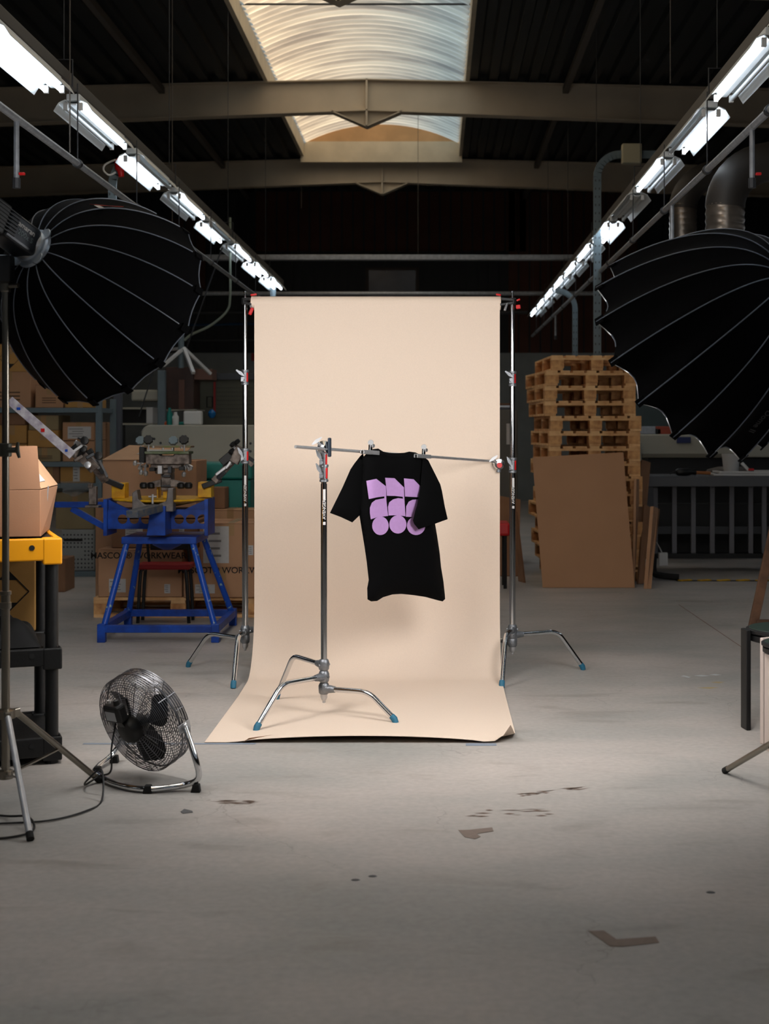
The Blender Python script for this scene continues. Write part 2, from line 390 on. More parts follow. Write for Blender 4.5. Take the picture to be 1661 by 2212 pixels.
def row(xc_, y0, pitch, n, lits, side):
    NUM = ['nearest', 'second', 'third', 'fourth', 'fifth', 'sixth', 'seventh', 'eighth', 'ninth', 'tenth', 'eleventh', 'twelfth']
    for i in range(n):
        k = lits[i]
        o = protos[k] if k not in used else dup(protos[k]); used.add(k)
        o.location = (xc_, y0+pitch*i, ZT)
        what = 'glowing twin tube ceiling light' if k != (0, 0) else 'unlit dark ceiling tube light'
        tag(o, '%s, %s from the camera in the %s row' % (what, NUM[i], side), 'ceiling light', 'fluorescent lights of the %s row' % side)
    t = thing('lighting_trunk', 'long grey steel trunking carrying the %s row of tube lights' % side, 'trunking', (xc_, y0, ZT+.08))
    b = MB().bb((xc_-.03, y0-1.0, ZT+.08), (xc_+.035, y0+pitch*n-.6, ZT+.15)); b.build('rail', mat('trunk_grey', (96, 92, 88), .5, .3), t, bev=.004)
    for i in range(0, n, 2):
        y = y0+pitch*(i+.5)
        c = MB(); c.tube([(xc_+.05, y, ZT+.06), (xc_+.05, y, ZT+.22), (xc_-.05, y, ZT+.22), (xc_-.05, y, ZT+.06)], .005, 6)
        c.cyl((xc_, y, ZT+.22), (xc_, y, rz_(xc_)), .003, 6); c.build('hanger', darkst, t)
LL = [(1, 1), (0, 1), (1, 0), (0, 1), (1, 0), (0, 1), (1, 1), (1, 1), (1, 1)]
row(-2.16, 7.28, 1.6, 8, LL, 'left')
LR = [(1, 0), (0, 1), (1, 0), (0, 0), (1, 1), (1, 0), (1, 0), (1, 0), (1, 0), (1, 0), (1, 0)]
row(1.68, 7.50, 1.55, 11, LR, 'right')
def extra(xc_, ys, lb, grp):
    for i, y in enumerate(ys):
        o = dup(protos[(1, 1)]); o.location = (xc_, y, ZT); tag(o, lb % ['nearest', 'second', 'third', 'fourth', 'fifth', 'sixth', 'seventh', 'eighth', 'ninth', 'tenth', 'eleventh'][i], 'ceiling light', grp)
        c = MB()
        for sy in (-.5, .5): c.cyl((xc_, y+sy, ZT+.06), (xc_, y+sy, rz_(xc_) if not SKL < xc_ < SKR else 5.9), .004, 6).build('hanger', darkst, o) if sy < 0 else None
extra(-2.16, [5.68-1.6*k for k in range(6)], 'glowing tube light overhead behind the frame in the left row, %s before the visible ones', 'left row behind the viewer')
extra(1.68, [5.95-1.55*k for k in range(6)], 'glowing tube light overhead behind the frame in the right row, %s before the visible ones', 'right row behind the viewer')
extra(-6.0, [1.0+1.6*k for k in range(9)], 'added unseen fill tube light of the far left row beyond the frame, %s from the viewer', 'far left row')  # unseen row added to raise the ambient light in the hall
extra(5.6, [1.0+1.6*k for k in range(11)], 'added unseen fill tube light of the far right row beyond the frame, %s from the viewer', 'far right row')  # likewise added out of view, as fill from the right
# compressed-air pipes below the rows
for (xp, ya, yb, lb) in ((-2.08, 3.0, 18.0, 'thin grey air pipe hanging below the left row of lights'), (1.62, 4.0, 23.2, 'thin grey air pipe hanging below the right row of lights')):
    t = thing('air_pipe', lb, 'pipe', (xp, ya, 2.9))
    MB().cyl((xp, ya, 2.885), (xp, yb, 2.885), .02, 10).build('pipe', galv, t, smooth=True)
    y = 4.88 if xp < 0 else 5.175
    k = 0
    pipes = globals().setdefault('PIPES', []); pipes.append(t)
    while y < yb:
        b = MB(); b.cyl((xp, y, 2.9), (xp, y, ZT+.08), .004, 6); b.cyl((xp, y-.02, 2.885), (xp, y+.02, 2.885), .028, 10); b.build('hanger', darkst, t)
        y += 1.6 if xp < 0 else 1.55; k += 1
for q, (px, pyb, Y, red) in enumerate(((41, 385, 6.9, 1), (1618, 385, 7.1, 1), (1452, 520, 9.5, 0), (1200, 725, 18.7, 0))):
    pt = PIPES[0 if q == 0 else 1]; c = P(px, pyb, Y); c.x = -2.08 if q == 0 else 1.62; a = V((c.x, Y, 2.885))
    dp = MB().cyl(a, c, .014, 8).build('drop_pipe', galv, pt, smooth=True)
    MB().cyl(c, c-V((0, 0, .05)), .02, 8).build('valve', darkst, dp)
    if red: MB().box(c+V((.03, -.01, .02)), (.03, .02, .014)).build('valve_handle', redp, dp, bev=.004)

# ------------------------------------------------------------------ high level trays, pipes and ducts
def run(name, lb, cat, pts, r, m, seg=10):
    o = MB().tube(spline(pts, 5) if len(pts) > 2 else pts, r, seg).build(name, m, smooth=True); tag(o, lb, cat); return o
tag(MB().bb(P(300, 550, 20), P(1300, 561, 20)+V((0, .12, 0))).build('cable_tray', galv, bev=.005), 'long bright steel cable tray crossing the hall above the backdrop', 'cable tray')
run('wall_pipe', 'grey horizontal pipe just behind the top of the backdrop roll', 'pipe', [P(-60, 634, 23), P(1420, 634, 23)], .035, galv)
run('wall_pipe', 'dim horizontal pipe lower on the dark back wall', 'pipe', [P(-60, 675, 24.6), P(1140, 675, 24.6)], .03, darkst)
run('wall_pipe', 'thin blue pipe low across the dark back wall', 'pipe', [P(300, 704, 24.9), P(700, 697, 24.9)], .02, mat('blue_pipe', (10, 60, 100), .4))
run('wall_pipe', 'thin dark pipe lowest on the dark back wall', 'pipe', [P(300, 735, 25.1), P(700, 735, 25.1)], .018, darkst)
def tray_drop(px, ptop, pbot, Y, wd, lb, cat, endx=None, m=galv, box=None):
    c = P(px, ptop, Y); x = c.x; zt = c.z; zb = 0 if pbot is None else P(px, pbot, Y).z
    t = thing('cable_tray_drop', lb, cat, (x, Y, zb))
    r = .22; sg = 1 if (endx or 0) > px else -1
    b = MB(); ex = P(endx, 0, Y).x
    b.bar((x, Y, zb), (x, Y, zt-r), .03, wd, up=(1, 0, 0))
    pts = arc((x+sg*r, Y, zt-r), (-sg, 0, 0), (0, 0, 1), r, 0, PI/2, 8)
    for a, c_ in zip(pts, pts[1:]): b.bar(a, c_+(c_-a)*.1, .03, wd, up=(1, 0, .01))
    b.bar((x+sg*r, Y, zt), (ex, Y, zt), .03, wd)
    b.build('tray', m, t)
    hb = MB(); z = zb+.15
    while z < zt-r:
        for dx in (-.018, .018): hb.box((x+dx, Y-.0165, z), (.010, .002, .02))
        z += .08
    hb.build('slot', darkst, t)
    if box: MB().box((P(box, 0, Y).x, Y-.03, zt), (.19, .1, .19)).build('junction_box', mat('cream_box', (172, 166, 140), .5), t, bev=.01)
    return t
tray_drop(1290, 334, 900, 13.6, .075, 'perforated steel cable tray column bending into a cream junction box', 'cable tray', 1440, m=steelb, box=1363)
tray_drop(243, 338, 600, 10.5, .06, 'short steel tray drop with red plug behind the left softbox', 'cable tray', 300, m=steelb)
tray_drop(590, 572, 640, 19, .07, 'small bent steel drop at the far end of the left lights', 'cable tray', 555, m=steelb)
tray_drop(1242, 628, 900, 17.0, .065, 'far thin steel tray column left of the perforated one', 'cable tray', 1200, m=steelb)
o = MB().lathe([(.02, 0), (.04, .02), (.04, .08), (.025, .1), (.02, .14)], P(258, 342, 10.45), (.1, 0, -1)).build('power_plug', redp, smooth=True); tag(o, 'small red and white power plug hung under the left tube lights', 'plug')
run('plug_cable', 'loop of pale cable beside the red plug', 'cable', [P(250, 345, 10.2), P(228, 355, 10.2), P(224, 368, 10.2), P(236, 378, 10.2), P(250, 372, 10.2)], .007, whitep, 6)
run('hanging_hose', 'pale hose hanging from the ceiling left of the backdrop', 'hose', [P(497, 470, 15), P(497, 560, 15), P(497, 640, 15), P(490, 672, 15), P(455, 703, 15), P(415, 722, 15), P(398, 735, 15)], .013, mat('hose_pale', (140, 150, 136), .5), 8)
run('guy_wire', 'thin diagonal wire running down behind the left softbox', 'wire', [P(480, 535, 14.5), P(398, 765, 14.5)], .008, darkst, 6)
run('guy_wire', 'short slanting wire below the rim of the left softbox', 'wire', [P(332, 800, 13.5), P(300, 900, 13.5)], .007, darkst, 6)
for i, (px, pyt, pyb, Y, lb) in enumerate(((151, -30, 330, 7.95, 'hanging rod nearest the left edge beside the lights'), (372, 280, 480, 13.2, 'hanging rod above the right rim of the left softbox'), (903, 250, 560, 20.2, 'long thin wire hanging down to the bright cable tray'), (651, 395, 450, 22.55, 'short rusty rod below the far roof beam'), (1448, 0, 180, 10, 'thin rod hanging in the dark roof right of centre'))):
    a = P(px, pyt, Y); c = P(px, pyb, Y); a.z = max(a.z, 5.7) if i != 2 else 5.93
    if i == 3: a.z = 5.3
    run('hanging_rod', lb, 'rod', [a, c], .004, purl, 6)
# silver flexible ducts with dark elbows
foil = mat('foil_duct', (150, 138, 126), .32, .85, n=.3, ns=8)
elbow = mat('duct_elbow', (58, 54, 50), .5, .4)
for (px, pe, r, Y, lb) in ((1475, 447, .115, 12.0, 'smaller silver flexible duct with dark elbow, further away'), (1566, 442, .125, 9.2, 'larger silver flexible duct with dark elbow, nearest the right edge')):
    c = P(px, pe, Y); t = thing('ventilation_duct', lb, 'duct', (c.x, c.y, 1.6))
    prof = []; z = 0; Lz = c.z-1.75
    while z < Lz: prof += [(r, z), (r*1.045, z+.02), (r, z+.04)]; z += .05
    MB().lathe(prof, (c.x, c.y, 1.75), (0, 0, 1), 28).build('flexible_hose', foil, t, smooth=True, ang=60)
    pts = arc((c.x+.3, c.y, c.z-.02), (-1, 0, 0), (0, 0, 1), .3, 0, PI*.42, 8); pts.append(pts[-1]+V((1.6, 0, .35)))
    pts.append(V((pts[-1].x, c.y, 5.72)))
    MB().tube(pts, r*1.05, 24).build('elbow', elbow, t, smooth=True)
    MB().lathe([(r, 0), (r*1.5, -.15), (r*1.5, -.17), (r, -.02)], (c.x, c.y, 1.75), (0, 0, 1), 24).build('hood', elbow, t)

# ------------------------------------------------------------------ paper backdrop
paperm = mat('beige_paper', (229, 209, 191), .75, n=.035, ns=160)
YB = 7.60; XA, XB = -.985, .352; zr = P(0, 655, YB).z; rr = .037
t = thing('paper_backdrop', 'large beige seamless paper backdrop hung from a roll and swept onto the floor', 'backdrop', (-.32, 7.0, 0))
MB().cyl((XA-.02, YB, zr), (XB+.006, YB, zr), rr, 40).build('roll', paperm, t, smooth=True)
MB().lathe([(.026, 0), (.026, .003)], (XA-.024, YB, zr), (1, 0, 0)).build('core', CD, t)
path = []                      # (y, z)
yv = YB-rr+.002
for i in range(15): path.append((yv, zr-(zr-.40)*i/14))
for i in range(1, 13):
    a = PI/2*i/12; path.append((yv-.34*(1-math.cos(a))*.85, .40-.385*math.sin(a)))
yf = path[-1][0]
for i in range(1, 17): path.append((yf+(5.93-yf)*i/16, .015-.011*min(1, i/4)))
NX = 28; vv = []; ff = []
for j, (y, z) in enumerate(path):
    for i in range(NX+1):
        u = i/NX; x = XA+(XB-XA)*u; zz = z; yy = y
        if 3 < j < 26: yy += .006*math.sin(u*7+j*.2)*(j/26)
        fr = max(0, (6.35-y)/.42)
        lift = .028*math.sin(PI*min(1, max(0, (u-.10)/.8)))**.6*fr**2
        cl = max(0, (u-.90)/.10)*fr**3; lift += .075*cl**2
        cl2 = max(0, (.02-u)/.02)*0
        zz += lift; yy -= 0; x -= .03*cl**2
        vv.append((x, yy, zz))
for j in range(len(path)-1):
    for i in range(NX): k = j*(NX+1)+i; ff.append((k, k+1, k+NX+2, k+NX+1))
MB().mesh(vv, ff).build('paper_sheet', paperm, t, smooth=True, ang=80, solid=.0016)
b = MB(); b.mesh([(XA+.17, 5.925, .009), (XA+.30, 6.06, .0065), (XA+.31, 6.055, .0125), (XA+.19, 5.93, .022)], [(0, 1, 2, 3)]); b.build('torn_edge', CD, t, solid=.001)
b = MB(); b.bb((-1.5, 5.905, .0006), (XA+.22, 5.93, .0012)); tag(b.build('masking_strip', mat('grey_blue_tape', (128, 138, 152), .6)), 'thin grey blue tape line on the floor at the front edge of the paper', 'tape')
b = MB(); b.bb((.13, 5.88, .0006), (.26, 5.925, .0012)); tag(b.build('masking_strip', mat('grey_blue_tape', (128, 138, 152), .6)), 'short grey tape piece at the front right of the paper', 'tape')

# ------------------------------------------------------------------ C-stands
def paddle(b, o, d, n, L=.056):
    d = V(d).normalized(); n = V(n); n = (n-d*n.dot(d)).normalized(); s_ = d.cross(n)
    T = basis(V(o)-n*.003, d, s_, n)
    b.prism([(-L*.5, -.002), (-L*.25, -.006), (0, -.009), (L*.25, -.006), (L*.5, -.003), (L*.5, .003), (L*.25, .006), (0, .009), (-L*.25, .006), (-L*.5, .003)], T, .005)
bluef = mat('blue_foot', (36, 104, 132), .6)
def cstand(name, lb, x, y, feet, heights, secs, collars, labelz, top=None):
    t = thing(name, lb, 'stand', (x, y, 0))
    for z0, z1, r in secs: MB().cyl((x, y, z0), (x, y, z1), r, 20).build('pole', chrome, t, smooth=True)
    b = MB(); zlow = min(heights)
    b.lathe([(.004, -.058), (.007, -.056), (.007, -.047), (.012, -.042), (.017, -.03), (.017, 0)], (x, y, zlow-.01), (0, 0, 1), 16)
    b.cyl((x, y, zlow-.02), (x, y, max(heights)+.02), .0135, 16); b.build('spigot', satin, t, smooth=True)
    for (fx, fy), hz in zip(feet, heights):
        d = V((fx-x, fy-y, 0)); R = d.length; d.normalize(); c = V((x, y, hz))
        b = MB(); b.lathe([(.019, -.026), (.024, -.02), (.0255, -.004), (.0255, .012), (.021, .024), (.018, .027)], c, (0, 0, 1), 20)
        b.tube([c+d*.01-V((0, 0, .002)), c+d*.04, c+d*.062], [.021, .018, .0145], 14)
        u = d.cross(V((0, 0, 1))); b.cyl(c+u*.02, c+u*.031, .006, 8); b.cyl(c-u*.02, c-u*.031, .006, 8)
        b.build('leg_casting', castm, t, smooth=True)
        k = R*.64; f = V((fx, fy, .02))
        p1 = c+d*.055; p2 = c+d*k+V((0, 0, .006)); 
        pre = p2-(p2-p1).normalized()*.05; post = p2+(f-p2).normalized()*.05
        bend = [pre*(1-s)**2+p2*2*s*(1-s)+post*s*s for s in [i/8 for i in range(9)]]
        lg = MB().tube([p1]+bend+[f], .0125, 16).build('leg', chrome, t, smooth=True, ang=50)
        dd = (f-post).normalized()
        MB().tube([f-dd*.018, f+dd*.0, V((f.x+dd.x*.01, f.y+dd.y*.01, .001))], [.0145, .0155, .014], 16).build('foot_cap', bluef, lg, smooth=True)
    for z, r in collars:
        b = MB(); b.lathe([(r+.001, -.042), (r+.006, -.04), (r+.006, -.03), (r+.003, -.028), (r+.004, .028), (r+.007, .03), (r+.007, .04), (r, .042)], (x, y, z), (0, 0, 1), 20)
        b.box((x-.008, y-r-.006, z-.012), (.022, .02, .024)); b.cyl((x-.008, y-r-.01, z-.012), (x-.008, y-r-.03, z-.012), .008, 12)
        co = b.build('collar', castm, t, smooth=True)
        b = MB(); paddle(b, (x-.02, y-r-.032, z+.022), (-.8, 0, .6) if z > 1.3 else (.45, 0, -.9), (0, -1, 0)); b.cyl((x-.012, y-r-.012, z+.01), (x-.018, y-r-.032, z+.02), .006, 8)
        b.build('locking_handle', castm, co)
        MB().tube(arc((x, y, z+.0), (1, 0, 0), (0, -1, 0), r+.0065, -.2, .9, 4), .006, 6).build('red_band', redp, co) if False else None
        b = MB(); b.box((x+r*.75, y-r*.75, z), (.010, .012, .05), PI/4); b.build('red_clip', redp, co, bev=.002)
    rz0 = secs[0][2]
    Tl = M.Translation((x, y-rz0-.0008, labelz)) @ M.Rotation(PI/2, 4, 'X') @ M.Rotation(PI/2, 4, 'Z')
    text('AVENGER', .021, lbl, t, M.Translation((x+.003, y-rz0-.0012, labelz-.07)) @ M.Rotation(PI/2, 4, 'X') @ M.Rotation(PI/2, 4, 'Z'), 'maker_lettering')
    MB().box((x+.003, y-rz0-.0008, labelz), (.012, .0012, .05)).build('rating_sticker', lbl, t)
    MB().box((x+.003, y-rz0-.0008, labelz-.135), (.012, .0012, .014)).build('logo_square', lbl, t)
    return t
px0, py0 = -.522, 6.515
z = lambda py, Y: P(0, py, Y).z
tC = cstand('light_stand', 'chrome C-stand standing on the beige paper holding the shirt arm', px0, py0,
       [(-.783, 6.87), (-.790, 6.16), (-.186, 6.33)], [z(1436, py0), z(1461, py0), z(1487, py0)],
       [(z(1428, py0), z(1045, py0), .0148), (z(1046, py0), z(985, py0), .0125)], [(z(1022, py0), .015), (z(993, py0), .0125)], z(1068, py0))
cstand('light_stand', 'chrome C-stand holding the left end of the backdrop roll', -1.04, 7.60,
       [(-1.387, 7.82), (-1.043, 7.18), (-.70, 7.84)], [.195, .235, .26-.02],
       [(.25, z(1005, 7.6), .0165), (z(1005, 7.6), z(815, 7.6), .0145), (z(815, 7.6), z(643, 7.6), .0125)], [(z(985, 7.6), .0165), (z(815, 7.6), .0145)], z(1037, 7.6))
cstand('light_stand', 'chrome C-stand holding the right end of the backdrop roll', .423, 7.60,
       [(.819, 7.73), (.345, 7.19), (.10, 7.86)], [.215, .245, .175],
       [(.25, z(1015, 7.6), .0165), (z(1015, 7.6), z(818, 7.6), .0145), (z(818, 7.6), z(643, 7.6), .0125)], [(z(1005, 7.6), .0165), (z(818, 7.6), .0145)], z(1042, 7.6))
for sx, x, lb in ((-1, -1.04, 'left'), (1, .423, 'right')):
    t = thing('spring_clamp', 'black clamp with red tips gripping the %s end of the paper roll' % lb, 'clamp', (x, 7.6, 2.0))
    b = MB(); b.lathe([(.006, 0), (.006, .03), (.009, .032), (.009, .04)], (x, 7.6, 2.055), (0, 0, 1), 12); b.build('pin', chrome, t, smooth=True)
    e_ = XA-.02 if sx < 0 else XB+.006
    b = MB(); b.lathe([(.018, 0), (.02, .006), (.02, .03), (.018, .036)], (x, 7.6, 2.022), (0, 0, 1), 16)
    b.bar((x, 7.58, 2.045), (e_-sx*.0, 7.57, 2.05), .03, .016); b.bar((x, 7.58, 2.03), (e_-sx*.005, 7.57, 2.018), .026, .014)
    b.build('jaw', blackp, t, bev=.003)
    b = MB(); b.bar((e_+sx*.0, 7.56, 2.069), (e_-sx*.028 if sx > 0 else e_+.034, 7.56, 2.074), .02, .010) if True else None
    b.bar((x-sx*.045, 7.56, 2.0), (x-sx*.03, 7.555, 1.962), .02, .018) if sx < 0 else b.bar((x+.018, 7.575, 2.005), (x+.042, 7.57, 2.008), .02, .022)
    if sx > 0: b.bar((x+.02, 7.57, 2.04), (x+.04, 7.57, 2.048), .014, .01)
    b.build('red_tip', redp, t, bev=.004)
    b = MB(); b.bar((x-sx*.03, 7.57, 2.03), (x-sx*.045, 7.56, 1.985), .012, .01); b.build('lever', satin, t, bev=.002)
# gobo arm between front stand and right stand
def armpt(px, py): 
    k = (px-CX)/F; Y = 7.156/(1-1.287*k); return P(px, py, Y)
A0, A1 = armpt(638, 965), armpt(1072, 997)
ad = (A1-A0).normalized(); hn = V((ad.y, -ad.x, 0)).normalized()      # horizontal normal towards the camera
up = ad.cross(hn).normalized(); up = up if up.z > 0 else -up
def onarm(px):
    best = min((i/800 for i in range(801)), key=lambda s: abs((CX+F*(A0+(A1-A0)*s).x/(A0+(A1-A0)*s).y)-px)); return A0+(A1-A0)*best
t = thing('crossbar', 'thin steel grip arm stretched between the front stand and right stand', 'crossbar', A0)
MB().cyl(A0, A1, .0075, 14).build('rod', satin, t, smooth=True)
MB().lathe([(.010, 0), (.012, .01), (.012, .05), (.016, .055)], A1-ad*.03, ad, 14).build('end_collar', castm, t, smooth=True)
def griphead(c, lb, d, red):
    t = thing('grip_clamp', lb, 'clamp', c)
    d = V(d).normalized()
    b = MB(); b.lathe([(.012, -.022), (.026, -.02), (.031, -.012), (.031, -.002), (.027, 0), (.031, .002), (.031, .012), (.027, .02), (.012, .024)], c, d, 28)
    b.build('disc', chrome, t, smooth=True)
    b = MB(); b.lathe([(.012, 0), (.012, .04), (.016, .042)], V(c)-V((0, 0, .045)), (0, 0, 1), 16); b.build('socket', castm, t, smooth=True)
    b = MB(); b.bar(V(c)+d*.03-V((0, 0, .045)), V(c)+d*.03+V((0, 0, .045)), .022, .012, up=d); b.cyl(V(c), V(c)+d*.03, .008, 10); b.build('knob', mat('blue_black_rubber', (26, 40, 54), .5), t, bev=.005)
    b = MB(); b.lathe([(.015, -.0235), (.015, -.0215)], V(c)-V((0, 0, .006)), d, 24); b.build('red_disc', redp, t)
    b = MB(); paddle(b, V(c)+V((-.03, -.035, .03)), (-.8, 0, -.6), (0, -1, 0)); b.cyl(V(c)+V((-.012, -.02, .01)), V(c)+V((-.028, -.035, .025)), .006, 8); b.build('locking_handle', satin, t)
    return t
g1 = onarm(706); griphead(V((px0, py0, g1.z+.008)), 'round chrome grip head on top of the front C-stand', (.8, -.35, 0), 1)
g2 = onarm(1076)
griphead(V((.345, 7.545, g2.z-.012)), 'round chrome and red grip head where the arm meets the right stand', (-.15, 1, 0), 1)
# ------------------------------------------------------------------ T-shirt
def c2p(x, y): return (600+x/3.076, 900+y/3.076)
shirtm = mat('black_cotton', (7, 7, 8), .95, bump=.15, bs=300, spec=.08)
lilac = mat('lilac_print', (188, 146, 204), .75, n=.05, ns=60)
tshirt = thing('t_shirt', 'black T-shirt with lilac geometric print clipped to the grip arm', 'T-shirt', armpt(870, 1300))
def inside_dist(p, poly):
    d = 1e9; n = len(poly)
    for i in range(n):
        a = poly[i]; c = poly[(i+1) % n]; ab = c-a; t_ = max(0, min(1, (p-a).dot(ab)/max(ab.dot(ab), 1e-9))); d = min(d, (a+ab*t_-p).length)
    return d
def cloth(name, m, outline, off, thick, step=9, wave=0, parent=None, label=None, curve=None):
    pts = [V(c2p(*q)) for q in outline]
    dense = []
    for i in range(len(pts)):
        a, c = pts[i], pts[(i+1) % len(pts)]; k = max(1, int((c-a).length/(step*.8)))
        dense += [a+(c-a)*j/k for j in range(k)]
    n = len(dense); vs_ = list(dense)
    x0 = min(p.x for p in dense); x1 = max(p.x for p in dense); y0 = min(p.y for p in dense); y1 = max(p.y for p in dense)
    y = y0+step/2; r = 0
    while y < y1:
        x = x0+step/2+(r % 2)*step/2
        while x < x1:
            p = V((x, y))
            if inside_dist(p, dense) > step*.45: vs_.append(p)
            x += step
        y += step*.87; r += 1
    res = G.delaunay_2d_cdt(vs_, [(i, (i+1) % n) for i in range(n)], [tuple(range(n))], 1, 1e-4)
    V2, Fc = res[0], res[2]
    b = MB(); fr, bk = [], []; smap = {}
    for i, p in enumerate(V2):
        d = inside_dist(p, dense); e = thick*min(1, math.sqrt(max(0, d)/28.0)) if thick else 0
        wv = wave*(math.sin(p.x*.06+p.y*.016)*.6+math.sin(p.y*.035-p.x*.025)*.5)*min(1, d/22)
        o_ = off(p) if callable(off) else off
        dr_ = P(p.x, p.y, 1)-V((0, 0, H))
        def sh(q):       # where the outline point lies on the vertical sheet q metres in front of the arm
            return V((0, 0, H))+dr_*((q+(A0-V((0, 0, H))).dot(hn))/dr_.dot(hn))
        f_ = sh(o_+e+wv); fr.append(b.bm.verts.new(f_)); edge = d < .05
        bk.append(fr[-1] if (edge and thick) else b.bm.verts.new(sh(o_+e+wv-(2*e if thick else .0012))))
    for f in Fc:
        try: b.bm.faces.new([fr[i] for i in f])
        except ValueError: pass
        try: b.bm.faces.new([bk[i] for i in f][::-1])
        except ValueError: pass
    return b.build(name, m, parent or tshirt, smooth=True, ang=70, label=label)
body = [(668, 212), (700, 232), (740, 241), (790, 243), (840, 240), (875, 232), (915, 238), (965, 262), (990, 290), (1015, 400), (1040, 560), (1045, 712), (1060, 800), (1075, 900), (1085, 1000), (1100, 1090), (1110, 1180), (1112, 1212), (1095, 1228),
        (1060, 1220), (980, 1198), (900, 1186), (820, 1178), (760, 1182), (700, 1200), (660, 1225), (620, 1228), (596, 1214), (594, 1140), (604, 1085), (590, 960), (577, 870), (556, 740), (542, 655), (548, 560), (552, 420), (560, 275), (620, 217)]
bodyo = cloth('body', shirtm, body, 0, .035, wave=.006)
cloth('sleeve', shirtm, [(566, 244), (545, 265), (510, 310), (483, 350), (430, 470), (346, 640), (420, 668), (495, 703), (548, 652), (560, 560), (575, 400), (580, 300)], .0, .016, wave=.006)
def so(p): return .030+.0011*max(0, p.x-900)*0+ .04*min(1, max(0, (p.y-985)/110))
cloth('sleeve', shirtm, [(965, 262), (1000, 290), (1040, 370), (1080, 450), (1092, 500), (1110, 600), (1129, 681), (1045, 712), (935, 748), (905, 712), (898, 690), (912, 630), (925, 590), (945, 480), (955, 370)], so, .014, wave=.006)
cloth('collar', mat('black_rib', (10, 10, 11), .95, spec=.1), [(668, 212), (700, 232), (740, 241), (790, 243), (840, 240), (875, 232), (905, 250), (860, 268), (800, 277), (740, 274), (680, 261), (636, 238)], .016, .012, step=7)
def ell(cx_, cy_, rx, ry, n=26): return [(cx_+rx*math.cos(2*PI*i/n), cy_+ry*math.sin(2*PI*i/n)) for i in range(n)]
def bodyoff(p):
    dn = [V(c2p(*q)) for q in body]; d = inside_dist(p, dn)
    return .035*min(1, math.sqrt(max(0, d)/28.0))+.006*(math.sin(p.x*.06+p.y*.016)*.6+math.sin(p.y*.035-p.x*.025)*.5)*min(1, d/22)+.005
PR = [[(588, 427), (655, 413), (718, 462), (722, 560), (733, 660), (660, 668), (618, 683), (612, 640), (612, 605), (625, 572), (650, 553), (708, 542), (708, 530), (660, 536), (605, 548)],
      [(713, 406), (776, 409), (838, 470), (842, 560), (848, 662), (790, 655), (736, 657), (732, 600), (740, 570), (765, 550), (800, 541), (832, 545), (830, 533), (780, 527), (724, 526), (720, 465)],
      [(838, 410), (903, 416), (947, 462), (942, 536), (846, 531), (842, 470)],
      [(853, 596), (870, 565), (895, 552), (936, 549), (930, 600), (912, 668), (851, 665)],
      ell(682, 725, 55, 62), ell(798, 716, 57, 61), ell(919, 725, 61, 62)]
for q in PR: cloth('print_shape', lilac, q, bodyoff, 0, step=8)
for (cx_, pya, ww, lb) in ((790, 974, (772, 806), 'steel bulldog clip on the left shoulder of the shirt'), (905, 986, (888, 918), 'steel bulldog clip on the right shoulder of the shirt')):
    a, c = onarm(ww[0]), onarm(ww[1]); m_ = onarm(cx_)
    t = thing('bulldog_clip', lb, 'clip', m_)
    b = MB()
    for s_ in (-1, 1):
        b.bar(a+up*-.004+hn*(.010*s_+.03), c+up*-.004+hn*(.010*s_+.03), .004, .016)
        b.bar(a+up*.006+hn*(.006*s_+.03), c+up*.006+hn*(.006*s_+.03), .010, .004)
    b.build('jaw', satin, t, bev=.001)
    b = MB(); b.bar(m_+hn*.03+up*.005, m_+hn*.03+up*.036, .018, .012, up=hn); b.build('spring_neck', chrome, t, bev=.002)
    b = MB(); b.lathe([(.006, -.006), (.013, -.006), (.014, 0), (.013, .006), (.006, .006)], m_+hn*.03+up*.045, (0, -1, 0), 18); b.cyl(m_+hn*.02+up*.03+ad*.012, m_+hn*.04+up*.03+ad*.012, .009, 12); b.build('rivet', satin, t, smooth=True)

